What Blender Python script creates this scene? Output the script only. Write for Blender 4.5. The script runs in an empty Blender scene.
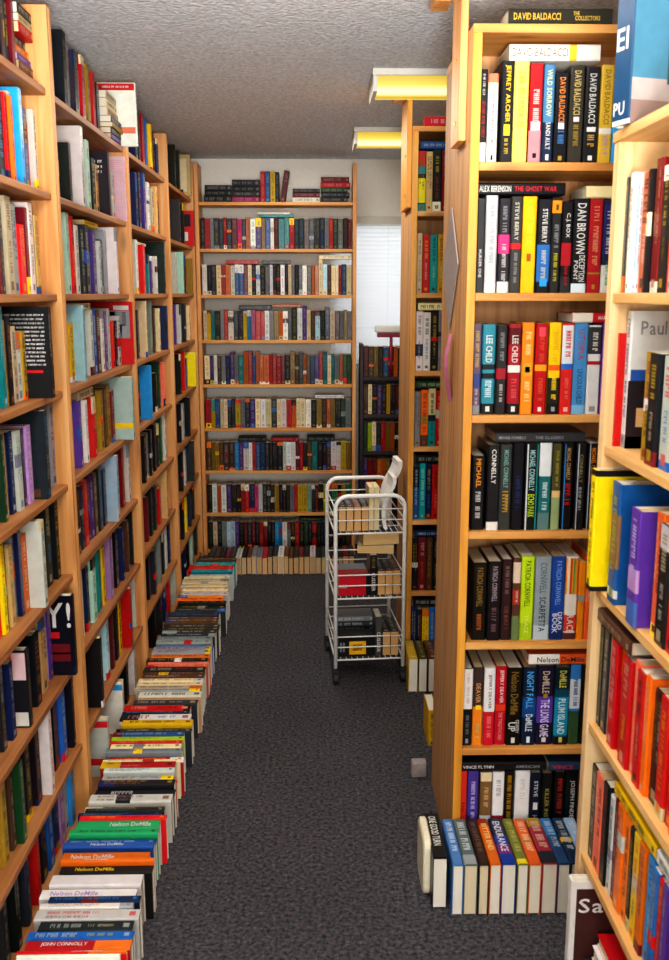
import bpy, math, random
from mathutils import Matrix, Vector

random.seed(11)
R = random.Random(5)
scene = bpy.context.scene
col = scene.collection
link = col.objects.link

# ------------------------------------------------------------------ camera
F, YH, VX, EYE = 940.0, 293.0, 314.0, Vector((0.0, 0.0, 1.6))
d = Vector(((VX - 334) / F, (480 - YH) / F, -1.0)).normalized()
p = math.atan2(480 - YH, F)
up = Vector((0.0, math.cos(p), math.sin(p)))
up = (up - d * up.dot(d)).normalized()
M = Matrix((d.cross(up), d, up))          # camera -> world

cam_data = bpy.data.cameras.new('camera')
cam = bpy.data.objects.new('camera', cam_data)
link(cam)
cam.matrix_world = Matrix.Translation(EYE) @ M.to_4x4()
cam_data.sensor_fit = 'VERTICAL'
cam_data.sensor_height = 36.0
cam_data.lens = 36.0 * F / 960.0
cam_data.clip_start = 0.05
cam_data.dof.use_dof = True
cam_data.dof.focus_distance = 3.7
cam_data.dof.aperture_fstop = 7.0
scene.camera = cam


def ray(px, py):
    return M @ Vector(((px - 334) / F, (480 - py) / F, -1.0))


def at(px, py, axis, value):
    """the point of the place seen at a photo pixel on a plane axis=value"""
    r = ray(px, py)
    t = (value - EYE[axis]) / r[axis]
    return EYE + r * t


def solve(q_px, base, axis, vertical=False):
    """coordinate along an axis at which the photo's column (or row) q is reached"""
    p0 = Vector(base)
    p0[axis] = 0.0
    e = Vector((0, 0, 0))
    e[axis] = 1.0
    Mt = M.transposed()
    c0, ce = Mt @ (p0 - EYE), Mt @ e
    if vertical:
        q, k = (480 - q_px) / F, 1
    else:
        q, k = (q_px - 334) / F, 0
    # (c0[k]+s ce[k]) = q * -(c0[2]+s ce[2])
    return (-q * c0[2] - c0[k]) / (ce[k] + q * ce[2])


# ------------------------------------------------------------------ colour
def lin(c):
    return tuple((v / 12.92 if v <= 0.04045 else ((v + 0.055) / 1.055) ** 2.4) for v in c)


def hexc(h):
    return tuple(int(h[i:i + 2], 16) / 255 for i in (0, 2, 4))


PAL = {  # letter: (sRGB, colour word)
    'k': ('1b1b1f', 'black'), 'K': ('303236', 'dark grey'), 'w': ('dedcd6', 'white'),
    'c': ('e0cfa8', 'cream'), 'r': ('c81f24', 'red'), 'm': ('6e1a22', 'maroon'),
    'b': ('2c62a8', 'blue'), 'n': ('1c2a52', 'navy'), 'l': ('2f9fe0', 'bright blue'),
    'g': ('2a9b62', 'green'), 'G': ('24482f', 'dark green'), 't': ('15898c', 'teal'),
    'y': ('f0cb1e', 'yellow'), 'o': ('e8741e', 'orange'), 'p': ('d8367c', 'pink'),
    'v': ('5a3f8c', 'purple'), 's': ('94989b', 'silver grey'), 'B': ('5d3f2c', 'brown'),
    'd': ('a8862e', 'olive gold'), 'e': ('bfe0cf', 'pale mint'), 'i': ('b9d9e6', 'pale blue'),
    'L': ('b7d41f', 'lime green'), 'f': ('e07a5c', 'coral'), 'x': ('b38cc0', 'lilac'),
    'T': ('d9b27c', 'tan'), 'P': ('eecbd0', 'pale pink'),
}


def C(k):
    if isinstance(k, tuple):
        return k
    if len(k) == 1:
        return hexc(PAL[k][0])
    return hexc(k)


def jit(c, a=0.035):
    f = 1 + R.uniform(-0.16, 0.1)
    g = sum(c) / 3
    return tuple(min(1, max(0, (g + (v - g) * 1.12) * f + R.uniform(-a, a * .6))) for v in c)


# ------------------------------------------------------------------ materials
def new_mat(name):
    m = bpy.data.materials.new(name)
    m.use_nodes = True
    nt = m.node_tree
    b = nt.nodes['Principled BSDF']
    return m, nt, b


def N(nt, t, **kw):
    n = nt.nodes.new(t)
    for k, v in kw.items():
        setattr(n, k, v)
    return n


def ramp(nt, stops):
    r = N(nt, 'ShaderNodeValToRGB')
    els = r.color_ramp.elements
    while len(els) < len(stops):
        els.new(0.5)
    for e, (pos, c) in zip(els, stops):
        e.position = pos
        e.color = (*lin(hexc(c)), 1)
    return r


def cover_mat(name, rough, coat):
    m, nt, b = new_mat(name)
    a = N(nt, 'ShaderNodeAttribute', attribute_name='Col')
    tc = N(nt, 'ShaderNodeTexCoord')
    no = N(nt, 'ShaderNodeTexNoise')
    no.inputs['Scale'].default_value = 30
    no.inputs['Detail'].default_value = 3
    nt.links.new(tc.outputs['Object'], no.inputs['Vector'])
    mr = N(nt, 'ShaderNodeMapRange')
    mr.inputs['To Min'].default_value = 0.8
    mr.inputs['To Max'].default_value = 1.16
    nt.links.new(no.outputs['Fac'], mr.inputs['Value'])
    mx = N(nt, 'ShaderNodeMix', data_type='RGBA', blend_type='MULTIPLY')
    mx.inputs['Factor'].default_value = 1
    nt.links.new(a.outputs['Color'], mx.inputs['A'])
    nt.links.new(mr.outputs['Result'], mx.inputs['B'])
    nt.links.new(mx.outputs['Result'], b.inputs['Base Color'])
    b.inputs['Roughness'].default_value = rough
    b.inputs['Specular IOR Level'].default_value = 0.22
    b.inputs['Coat Weight'].default_value = coat
    b.inputs['Coat Roughness'].default_value = 0.12
    bu = N(nt, 'ShaderNodeBump')
    bu.inputs['Strength'].default_value = 0.12
    bu.inputs['Distance'].default_value = 0.004
    nt.links.new(no.outputs['Fac'], bu.inputs['Height'])
    nt.links.new(bu.outputs['Normal'], b.inputs['Normal'])
    return m


COVER = cover_mat('printed cover', 0.5, 0.0)
GLOSSY = cover_mat('glossy dust jacket', 0.3, 0.08)


def page_mat():
    m, nt, b = new_mat('paper page edges')
    a = N(nt, 'ShaderNodeAttribute', attribute_name='Col')
    tc = N(nt, 'ShaderNodeTexCoord')
    mp = N(nt, 'ShaderNodeMapping')
    mp.inputs['Scale'].default_value = (1500, 6, 6)
    no = N(nt, 'ShaderNodeTexNoise')
    no.inputs['Scale'].default_value = 1
    nt.links.new(tc.outputs['Object'], mp.inputs['Vector'])
    nt.links.new(mp.outputs['Vector'], no.inputs['Vector'])
    mr = N(nt, 'ShaderNodeMapRange')
    mr.inputs['To Min'].default_value = 0.62
    mr.inputs['To Max'].default_value = 1.15
    nt.links.new(no.outputs['Fac'], mr.inputs['Value'])
    mx = N(nt, 'ShaderNodeMix', data_type='RGBA', blend_type='MULTIPLY')
    mx.inputs['Factor'].default_value = 1
    nt.links.new(a.outputs['Color'], mx.inputs['A'])
    nt.links.new(mr.outputs['Result'], mx.inputs['B'])
    nt.links.new(mx.outputs['Result'], b.inputs['Base Color'])
    b.inputs['Roughness'].default_value = 0.85
    return m


PAGES = page_mat()


def wood_mat(name, dark, mid, light, axis=2, rough=0.5):
    m, nt, b = new_mat(name)
    tc = N(nt, 'ShaderNodeTexCoord')
    mp = N(nt, 'ShaderNodeMapping')
    s = [26.0, 26.0, 26.0]
    s[axis] = 1.6
    mp.inputs['Scale'].default_value = s
    no = N(nt, 'ShaderNodeTexNoise')
    no.inputs['Scale'].default_value = 1.3
    no.inputs['Detail'].default_value = 5
    no.inputs['Distortion'].default_value = 0.7
    nt.links.new(tc.outputs['Object'], mp.inputs['Vector'])
    nt.links.new(mp.outputs['Vector'], no.inputs['Vector'])
    r = ramp(nt, [(0.28, dark), (0.5, mid), (0.75, light)])
    nt.links.new(no.outputs['Fac'], r.inputs['Fac'])
    # knots
    mp2 = N(nt, 'ShaderNodeMapping')
    s2 = [9.0, 9.0, 9.0]
    s2[axis] = 3.0
    mp2.inputs['Scale'].default_value = s2
    vo = N(nt, 'ShaderNodeTexVoronoi')
    vo.inputs['Scale'].default_value = 1.0
    nt.links.new(tc.outputs['Object'], mp2.inputs['Vector'])
    nt.links.new(mp2.outputs['Vector'], vo.inputs['Vector'])
    kr = N(nt, 'ShaderNodeMapRange')
    kr.inputs['From Min'].default_value = 0.05
    kr.inputs['From Max'].default_value = 0.16
    kr.inputs['To Min'].default_value = 0.55
    kr.inputs['To Max'].default_value = 1.0
    nt.links.new(vo.outputs['Distance'], kr.inputs['Value'])
    mx = N(nt, 'ShaderNodeMix', data_type='RGBA', blend_type='MULTIPLY')
    mx.inputs['Factor'].default_value = 1
    nt.links.new(r.outputs['Color'], mx.inputs['A'])
    nt.links.new(kr.outputs['Result'], mx.inputs['B'])
    nt.links.new(mx.outputs['Result'], b.inputs['Base Color'])
    b.inputs['Roughness'].default_value = rough
    bu = N(nt, 'ShaderNodeBump')
    bu.inputs['Strength'].default_value = 0.1
    bu.inputs['Distance'].default_value = 0.003
    nt.links.new(no.outputs['Fac'], bu.inputs['Height'])
    nt.links.new(bu.outputs['Normal'], b.inputs['Normal'])
    return m


PINE_V = wood_mat('varnished pine upright', 'b9793f', 'd99a58', 'e8b478', 2)
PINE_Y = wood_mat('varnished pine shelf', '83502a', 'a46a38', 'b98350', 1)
PINE_X = wood_mat('varnished pine board', 'b8772f', 'd2944a', 'e0aa62', 0)
SIDE = wood_mat('knotty plank side', 'a0713f', 'c08d58', 'd0a270', 2, 0.6)
HONEY = wood_mat('honey varnished edge', 'c07c1e', 'd8962e', 'e2a848', 2, 0.45)
PALE = wood_mat('pale birch upright', 'd9ab72', 'e8c28c', 'f0d2a4', 2)
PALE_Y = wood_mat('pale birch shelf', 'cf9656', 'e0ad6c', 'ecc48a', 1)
DARKWOOD = wood_mat('dark stained wood', '1e1516', '2e2123', '3a2b2b', 2)


def flat_mat(name, c, rough=0.5, metal=0.0, emit=0.0, noise=0.0, scale=60, bump=0.0):
    m, nt, b = new_mat(name)
    b.inputs['Base Color'].default_value = (*lin(C(c)), 1)
    b.inputs['Roughness'].default_value = rough
    b.inputs['Metallic'].default_value = metal
    tc = N(nt, 'ShaderNodeTexCoord')
    no = N(nt, 'ShaderNodeTexNoise')
    no.inputs['Scale'].default_value = scale
    no.inputs['Detail'].default_value = 4
    nt.links.new(tc.outputs['Object'], no.inputs['Vector'])
    if noise:
        c1 = tuple(max(0, v - noise) for v in C(c))
        c2 = tuple(min(1, v + noise) for v in C(c))
        r = N(nt, 'ShaderNodeValToRGB')
        r.color_ramp.elements[0].color = (*lin(c1), 1)
        r.color_ramp.elements[1].color = (*lin(c2), 1)
        r.color_ramp.elements[0].position = 0.3
        r.color_ramp.elements[1].position = 0.7
        nt.links.new(no.outputs['Fac'], r.inputs['Fac'])
        nt.links.new(r.outputs['Color'], b.inputs['Base Color'])
    if bump:
        bu = N(nt, 'ShaderNodeBump')
        bu.inputs['Strength'].default_value = bump
        bu.inputs['Distance'].default_value = 0.01
        nt.links.new(no.outputs['Fac'], bu.inputs['Height'])
        nt.links.new(bu.outputs['Normal'], b.inputs['Normal'])
    if emit:
        b.inputs['Emission Color'].default_value = (*lin(C(c)), 1)
        b.inputs['Emission Strength'].default_value = emit
    return m


WALL = flat_mat('painted wall', 'f0ece4', 0.9, noise=0.015, scale=120, bump=0.15)
CEIL = flat_mat('popcorn ceiling', 'dce1e6', 0.95, noise=0.09, scale=75, bump=1.0)
METAL = flat_mat('white enamelled wire', 'ecebe6', 0.35, 0.0, noise=0.02)
BLACKP = flat_mat('black rubber', '18181a', 0.6, noise=0.02)
CREAMP = flat_mat('cream plastic', 'e2d8bc', 0.45, noise=0.02)
GREYP = flat_mat('grey film sign', '9a8f8c', 0.3, noise=0.03)
PINKP = flat_mat('pink paper', 'd77aa8', 0.7, noise=0.03)
REDP = flat_mat('maroon plastic', '8a2236', 0.5, noise=0.03)
WHITEP = flat_mat('white bristle', 'efeeea', 0.8, noise=0.05, scale=300, bump=0.4)
HOUSE = flat_mat('white painted steel', 'd2d0c6', 0.5, noise=0.01)
BRASS = flat_mat('brass bracket', 'c79a3a', 0.35, 0.8, noise=0.05)


def carpet_mat():
    m, nt, b = new_mat('flecked carpet')
    tc = N(nt, 'ShaderNodeTexCoord')
    n1 = N(nt, 'ShaderNodeTexNoise')
    n1.inputs['Scale'].default_value = 85
    n1.inputs['Detail'].default_value = 4
    n1.inputs['Roughness'].default_value = 0.75
    nt.links.new(tc.outputs['Object'], n1.inputs['Vector'])
    r = ramp(nt, [(0.30, '202125'), (0.42, '3d3f45'), (0.5, '53545a'), (0.56, '625550'), (0.64, '676e79'), (0.8, '95959a')])
    nt.links.new(n1.outputs['Fac'], r.inputs['Fac'])
    n2 = N(nt, 'ShaderNodeTexNoise')
    n2.inputs['Scale'].default_value = 2.5
    nt.links.new(tc.outputs['Object'], n2.inputs['Vector'])
    mr = N(nt, 'ShaderNodeMapRange')
    mr.inputs['To Min'].default_value = 0.75
    mr.inputs['To Max'].default_value = 1.1
    nt.links.new(n2.outputs['Fac'], mr.inputs['Value'])
    mx = N(nt, 'ShaderNodeMix', data_type='RGBA', blend_type='MULTIPLY')
    mx.inputs['Factor'].default_value = 1
    nt.links.new(r.outputs['Color'], mx.inputs['A'])
    nt.links.new(mr.outputs['Result'], mx.inputs['B'])
    nt.links.new(mx.outputs['Result'], b.inputs['Base Color'])
    b.inputs['Roughness'].default_value = 1.0
    b.inputs['Specular IOR Level'].default_value = 0.05
    bu = N(nt, 'ShaderNodeBump')
    bu.inputs['Strength'].default_value = 0.9
    bu.inputs['Distance'].default_value = 0.01
    nt.links.new(n1.outputs['Fac'], bu.inputs['Height'])
    nt.links.new(bu.outputs['Normal'], b.inputs['Normal'])
    return m


CARPET = carpet_mat()


# ------------------------------------------------------------------ mesh helpers
class MB:
    def __init__(self):
        self.v, self.f, self.c, self.m = [], [], [], []

    def face(self, pts, c=(1, 1, 1), m=0):
        i = len(self.v)
        self.v += [tuple(q) for q in pts]
        self.f.append(tuple(range(i, i + len(pts))))
        self.c.append(c)
        self.m.append(m)

    def mesh(self, verts, faces, c=(1, 1, 1), m=0):
        i = len(self.v)
        self.v += [tuple(q) for q in verts]
        for f in faces:
            self.f.append(tuple(k + i for k in f))
            self.c.append(c)
            self.m.append(m)

    def box(self, a, b, c=(1, 1, 1), m=0, bev=0.0):
        x0, y0, z0 = a
        x1, y1, z1 = b
        if bev <= 0:
            v = [(x0, y0, z0), (x1, y0, z0), (x1, y1, z0), (x0, y1, z0), (x0, y0, z1), (x1, y0, z1), (x1, y1, z1), (x0, y1, z1)]
            f = [(0, 3, 2, 1), (4, 5, 6, 7), (0, 1, 5, 4), (1, 2, 6, 5), (2, 3, 7, 6), (3, 0, 4, 7)]
            self.mesh(v, f, c, m)
            return
        import bmesh
        bm = bmesh.new()
        bmesh.ops.create_cube(bm, size=1)
        for q in bm.verts:
            q.co = ((x0 + x1) / 2 + q.co.x * (x1 - x0), (y0 + y1) / 2 + q.co.y * (y1 - y0), (z0 + z1) / 2 + q.co.z * (z1 - z0))
        bmesh.ops.bevel(bm, geom=bm.edges[:], offset=bev, segments=2, affect='EDGES', profile=0.6)
        bm.verts.index_update()
        self.mesh([q.co[:] for q in bm.verts], [[q.index for q in f.verts] for f in bm.faces], c, m)
        bm.free()

    def tube(self, pts, r, n=10, c=(1, 1, 1), m=0, closed=False):
        pts = [Vector(q) for q in pts]
        rings = []
        prev = None
        for i, q in enumerate(pts):
            if closed:
                t = (pts[(i + 1) % len(pts)] - pts[i - 1]).normalized()
            else:
                t = (pts[min(i + 1, len(pts) - 1)] - pts[max(i - 1, 0)]).normalized()
            if prev is None:
                a = Vector((0, 0, 1)) if abs(t.z) < 0.9 else Vector((1, 0, 0))
                prev = t.cross(a).normalized()
            u = (prev - t * prev.dot(t)).normalized()
            prev = u
            w = t.cross(u)
            rings.append([q + (u * math.cos(2 * math.pi * k / n) + w * math.sin(2 * math.pi * k / n)) * r for k in range(n)])
        v = [q for ring in rings for q in ring]
        f = []
        L = len(rings)
        for i in range(L if closed else L - 1):
            j = (i + 1) % L
            for k in range(n):
                f.append((i * n + k, i * n + (k + 1) % n, j * n + (k + 1) % n, j * n + k))
        if not closed:
            f.append(tuple(range(n))[::-1])
            f.append(tuple((L - 1) * n + k for k in range(n)))
        self.mesh(v, f, c, m)

    def build(self, name, mats, parent=None, smooth=False):
        me = bpy.data.meshes.new(name)
        me.from_pydata(self.v, [], self.f)
        if not isinstance(mats, (list, tuple)):
            mats = [mats]
        for q in mats:
            me.materials.append(q)
        at_ = me.color_attributes.new('Col', 'FLOAT_COLOR', 'CORNER')
        data = []
        for f, c in zip(self.f, self.c):
            l = lin(c)
            data += [l[0], l[1], l[2], 1.0] * len(f)
        at_.data.foreach_set('color', data)
        me.polygons.foreach_set('material_index', self.m)
        if smooth:
            me.polygons.foreach_set('use_smooth', [True] * len(self.f))
        me.update()
        o = bpy.data.objects.new(name, me)
        link(o)
        if parent is not None:
            o.parent = parent
        return o


def tag(o, label, cat, group=None, kind=None):
    if label:
        o['label'] = label
    if cat:
        o['category'] = cat
    if group:
        o['group'] = group
    if kind:
        o['kind'] = kind
    return o


def empty(name, loc, label, cat, group=None):
    o = bpy.data.objects.new(name, None)
    link(o)
    o.location = loc
    o.empty_display_size = 0.05
    return tag(o, label, cat, group)


def box_part(name, a, b, mat, parent, bev=0.0015):
    """a bevelled board given in world coordinates under an unrotated parent"""
    l = parent.location if parent else Vector((0, 0, 0))
    m = MB()
    m.box(tuple(a[i] - l[i] for i in range(3)), tuple(b[i] - l[i] for i in range(3)), bev=bev)
    return m.build(name, mat, parent)


def struct(name, mb, mat):
    o = mb.build(name, mat)
    o['kind'] = 'structure'
    return o


# ------------------------------------------------------------------ lettering
_glyph = {}


def glyph(ch, bold=0.012):
    key = ch
    if key in _glyph:
        return _glyph[key]
    cu = bpy.data.curves.new('glyph', 'FONT')
    cu.body = ch
    cu.size = 1.0
    cu.resolution_u = 2
    cu.offset = bold
    ob = bpy.data.objects.new('glyph', cu)
    link(ob)
    dg = bpy.context.evaluated_depsgraph_get()
    me = bpy.data.meshes.new_from_object(ob.evaluated_get(dg))
    v = [tuple(q.co) for q in me.vertices]
    f = [tuple(q.vertices) for q in me.polygons]
    bpy.data.objects.remove(ob)
    bpy.data.curves.remove(cu)
    bpy.data.meshes.remove(me)
    if v:
        x0, x1 = min(q[0] for q in v), max(q[0] for q in v)
    else:
        x0, x1 = 0.0, 0.25
    _glyph[key] = ([(q[0] - x0, q[1]) for q in v], f, x1 - x0)
    return _glyph[key]


def text_layout(s, gap=0.09):
    out, x, lo, hi = [], 0.0, 9, -9
    for ch in s:
        if ch == ' ':
            x += 0.27
            continue
        v, f, w = glyph(ch)
        out.append(([(q[0] + x, q[1]) for q in v], f))
        for q in v:
            lo, hi = min(lo, q[1]), max(hi, q[1])
        x += w + gap
    return out, max(0.1, x - gap), lo, hi


def put_text(mb, s, origin, du, dv, length, height, c, m=0, fill=True):
    """letters of s from origin along du (length) with tops along dv (height)"""
    out, w, lo, hi = text_layout(s)
    o, du, dv = Vector(origin), Vector(du), Vector(dv)
    sy = height / (hi - lo)
    sx = length / w
    if fill:
        sx = min(sx, sy * 1.15)
        sy = min(sy, sx * 2.4)
    off = (length - w * sx) / 2
    voff = (height - (hi - lo) * sy) / 2
    for v, f in out:
        mb.mesh([o + du * (q[0] * sx + off) + dv * ((q[1] - lo) * sy + voff) for q in v], f, c, m)


def put_scribble(mb, origin, du, dv, length, height, c, rnd, m=0):
    """unreadably small print: a run of letter-sized strokes"""
    o, du, dv = Vector(origin), Vector(du), Vector(dv)
    x = 0.0
    if height < 0.0006 or length <= 0:
        return
    lw = height * 0.62
    word = rnd.randint(3, 7)
    while x + lw < length:
        if word == 0:
            x += lw * 0.9
            word = rnd.randint(3, 8)
            continue
        word -= 1
        s = lw * 0.3
        kind = rnd.random()
        a = x
        b = x + lw * 0.78

        def q(u0, u1, v0, v1):
            mb.face([o + du * u0 + dv * v0, o + du * u1 + dv * v0, o + du * u1 + dv * v1, o + du * u0 + dv * v1], c, m)
        q(a, a + s, 0, height)
        if kind < 0.75:
            q(b - s, b, 0 if kind < 0.5 else height * 0.5, height)
        if kind < 0.35:
            q(a + s, b - s, height * 0.42, height * 0.6)
        elif kind < 0.8:
            q(a + s, b - s, height * 0.82, height)
            if kind > 0.6:
                q(a + s, b - s, 0, height * 0.17)
        x += lw


# ------------------------------------------------------------------ books
KINDW = {'hardcover_book': 'hardcover', 'softcover_book': 'softcover', 'paperback_book': 'paperback'}
LETTER_FOR = {
    'k': 'wcdroy', 'K': 'wcyl', 'w': 'krnbm', 'c': 'kmBn', 'r': 'wykc', 'm': 'cwd', 'b': 'wyc', 'n': 'wyl', 'l': 'wkn', 'g': 'wyk',
    'G': 'cwd', 't': 'wck', 'y': 'krB', 'o': 'wkm', 'p': 'wky', 'v': 'wcy', 's': 'knm', 'B': 'cdw', 'd': 'kwm', 'e': 'knG', 'i': 'knm',
    'L': 'k', 'f': 'wk', 'x': 'wk', 'T': 'kB', 'P': 'mk'}
PAGECOL = ['e9dcc0', 'dcc79c', 'e8e0cc', 'd3b98c', 'efe8d8']


def book_mesh(W, H, T, base, bands=(), texts=(), hard=True, scrib=None, seed=0, art=None, pages_in=False, pagec=None, cover_marks=None):
    """a closed book, spine at y=0 facing -y, thickness along x, head at z=H. Returns (cover builder, pages builder)"""
    rnd = random.Random(seed)
    mb = MB()
    base = C(base)
    t = 0.0022 if hard else 0.0009
    o = 0.003 if hard else 0.0
    h = T / 2
    ch = min(0.0035, T * 0.16) if hard else min(0.0015, T * 0.1)
    flat = h - ch
    hinge = 0.006
    prof = [(-h, W), (-h, hinge), (-h, ch * 0.9), (-flat - ch * 0.3, ch * 0.25), (-flat, 0), (flat, 0), (flat + ch * 0.3, ch * 0.25), (h, ch * 0.9), (h, hinge), (h, W)]
    inn = [(h - t, W), (h - t, ch + t), (-h + t, ch + t), (-h + t, W)]
    # z levels with band colours
    zs = sorted(set([0.0, 1.0] + [b[0] for b in bands] + [b[1] for b in bands]))
    for z0, z1 in zip(zs[:-1], zs[1:]):
        c = base
        wrap = False
        for b in bands:
            if b[0] <= z0 + 1e-6 and b[1] >= z1 - 1e-6:
                c = C(b[2])
                wrap = len(b) > 3 and b[3]
        a, bb = z0 * H, z1 * H
        for i in range(len(prof) - 1):
            p0, p1 = prof[i], prof[i + 1]
            side = i in (0, len(prof) - 2)
            cc = c if (not side or wrap) else base
            mb.face([(p0[0], p0[1], a), (p1[0], p1[1], a), (p1[0], p1[1], bb), (p0[0], p0[1], bb)], cc)
    # inside and ends
    inner = base if not hard else (0.85, 0.83, 0.78)
    full = prof + inn
    for i in range(len(prof) - 1, len(full)):
        p0, p1 = full[i], full[(i + 1) % len(full)]
        mb.face([(p0[0], p0[1], 0), (p1[0], p1[1], 0), (p1[0], p1[1], H), (p0[0], p0[1], H)], inner)
    for z, flip in ((0, True), (H, False)):
        quads = [[(-h, W), (-h, ch * 0.9), (-h + t, ch + t), (-h + t, W)],
                 [(-h, ch * 0.9), (-flat, 0), (flat, 0), (h, ch * 0.9), (h - t, ch + t), (-h + t, ch + t)],
                 [(h, ch * 0.9), (h, W), (h - t, W), (h - t, ch + t)]]
        for q in quads:
            pts = [(x, y, z) for x, y in q]
            mb.face(pts[::-1] if not flip else pts, base)
    e = 0.0004
    # spine print: (string, colour, z_top, z_bottom, share of width, offset)
    for tx in texts:
        s, c, z1, z0, share = tx[:5]
        if s == '~':
            hh = 2 * flat * share
            put_scribble(mb, (-hh / 2, -e, z1 * H), (0, 0, -1), (1, 0, 0), (z1 - z0) * H, hh, tuple(a * .8 + b * .2 for a, b in zip(C(c), base)), rnd)
            continue
        off = tx[5] if len(tx) > 5 else 0.0
        hh = 2 * flat * share
        put_text(mb, s, (-hh / 2 + off * T, -e, z1 * H), (0, 0, -1), (1, 0, 0), (z1 - z0) * H, hh, C(c))
    if art:
        for (z0, z1, x0, x1, c) in art:
            mb.face([(-flat + 2 * flat * x0, -e * 0.6, z0 * H), (-flat + 2 * flat * x1, -e * 0.6, z0 * H), (-flat + 2 * flat * x1, -e * 0.6, z1 * H), (-flat + 2 * flat * x0, -e * 0.6, z1 * H)], C(c))
    if scrib:
        c1, c2, style = scrib
        mixk = 0.6 if not pages_in else 0.36
        c1 = tuple(a * mixk + b * (1 - mixk) for a, b in zip(C(c1), base))
        c2 = tuple(a * mixk + b * (1 - mixk) for a, b in zip(C(c2), base))
        hh = 2 * flat * rnd.uniform(0.42, 0.62)
        a, b_ = rnd.uniform(0.88, 0.95), rnd.uniform(0.5, 0.62)
        if style == 0:
            put_scribble(mb, (-hh / 2, -e, a * H), (0, 0, -1), (1, 0, 0), (a - b_) * H, hh, C(c1), rnd)
            put_scribble(mb, (-hh * 0.35, -e, (b_ - 0.06) * H), (0, 0, -1), (1, 0, 0), (b_ - 0.25) * H, hh * 0.7, C(c2), rnd)
        elif style == 1:
            put_scribble(mb, (-hh / 2, -e, a * H), (0, 0, -1), (1, 0, 0), (a - 0.22) * H, hh, C(c1), rnd)
        elif style == 2:
            put_scribble(mb, (0.02 * T, -e, a * H), (0, 0, -1), (1, 0, 0), (a - 0.35) * H, hh * 0.6, C(c1), rnd)
            put_scribble(mb, (-flat * 0.85, -e, a * H), (0, 0, -1), (1, 0, 0), (a - 0.45) * H, hh * 0.5, C(c2), rnd)
        k = flat * 0.5
        mb.face([(-k, -e, 0.04 * H), (k, -e, 0.04 * H), (k, -e, 0.04 * H + 2 * k), (-k, -e, 0.04 * H + 2 * k)], C(c1))
    # marks on the cover that faces -x: (y0,y1,z0,z1,colour) in shares, or text
    for mk in (cover_marks or ()):
        if isinstance(mk[0], str):
            s, y0, y1, z0, z1, c = mk
            put_text(mb, s, (-h - e, y1 * W, z0 * H), (0, -1, 0), (0, 0, 1), (y1 - y0) * W, (z1 - z0) * H, C(c), fill=False)
        elif mk[0] == 1:
            _, y0, y1, z0, z1, c = mk
            put_scribble(mb, (-h - e, y1 * W, z0 * H), (0, -1, 0), (0, 0, 1), (y1 - y0) * W, (z1 - z0) * H, C(c), rnd)
        else:
            y0, y1, z0, z1, c = mk
            mb.face([(-h - e * .7, y1 * W, z0 * H), (-h - e * .7, y0 * W, z0 * H), (-h - e * .7, y0 * W, z1 * H), (-h - e * .7, y1 * W, z1 * H)], C(c))
    pb = MB()
    pc = C(pagec or rnd.choice(PAGECOL))
    pb.box((-h + t + 0.0002, ch + t + 0.0003, o + 0.0003), (h - t - 0.0002, W - o - 0.0003, H - o - 0.0003), pc)
    if pages_in:
        mb.mesh(pb.v, pb.f, pc, 1)
        pb = None
    return mb, pb


BOOKS = []          # every book with its row, for labels


def basis(x, y, z):
    return Matrix((x, y, z)).transposed()


VX_, VY_, VZ_ = Vector((1, 0, 0)), Vector((0, 1, 0)), Vector((0, 0, 1))


def add_book(kind, spec, W, H, T, mat3, loc, row, desc=None, hard=None, small=False, base='k', gloss=False, lean=0.0, cname=None, **kw):
    hard = (kind == 'hardcover_book') if hard is None else hard
    if T < 0.004:
        print('THIN', row.where, base, T)
        T = 0.004
    colr = kw.pop('colour', C(base))
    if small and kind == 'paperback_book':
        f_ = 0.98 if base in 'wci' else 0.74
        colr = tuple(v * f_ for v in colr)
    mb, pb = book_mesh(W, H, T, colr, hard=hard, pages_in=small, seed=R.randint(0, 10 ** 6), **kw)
    o = mb.build(kind, [GLOSSY if gloss else COVER, PAGES])
    if pb is not None:
        pb.build('page_block', PAGES, o)
    m = mat3.to_4x4()
    if lean:
        m = m @ Matrix.Rotation(lean, 4, 'Y')
    o.matrix_world = Matrix.Translation(loc) @ m
    BOOKS.append(dict(o=o, kind=kind, col=cname or PAL[base][1], row=row, desc=desc))
    return o


class Row:
    """a run of books on a shelf; u = along the shelf left to right as seen, n = towards the reader"""

    def __init__(self, where, origin, u, n, kind, group=None):
        self.where, self.O, self.u, self.n, self.kind = where, Vector(origin), Vector(u), Vector(n), kind
        self.group = group or 'books: ' + where
        self.up = basis(self.u, -self.n, VZ_)
        self.flat = basis(VZ_, -self.n, -self.u)

    def pos(self, s, out=0.0, z=0.0):
        return self.O + self.u * s + self.n * out + VZ_ * z

    def upright(self, s0, s1, base='k', H=0.21, W=0.14, out=0.0, **kw):
        T = s1 - s0 - 0.0008
        return add_book(kw.pop('kind', self.kind), None, W, H, T, self.up, self.pos((s0 + s1) / 2, out, 0.0005), self, base=base, **kw)

    def lying(self, s0, z, L, T, base='k', W=0.14, out=0.0, turn=0.0, **kw):
        m = self.flat
        if turn:
            m = Matrix.Rotation(turn, 3, 'Z') @ m
        return add_book(kw.pop('kind', self.kind), None, W, L, T - 0.0006, m, self.pos(s0 + L, out, z + T / 2 + 0.0004), self, base=base, **kw)


def parse(s):
    """'k3 w4^ r2_!' -> (letter, width, height flag, out flag)"""
    out = []
    for tok in s.split():
        k = tok[0]
        num = ''.join(ch for ch in tok[1:] if ch.isdigit() or ch == '.')
        out.append((k, float(num) if num else 4.0, ('^' in tok) - ('_' in tok), tok.count('!')))
    return out


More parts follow.
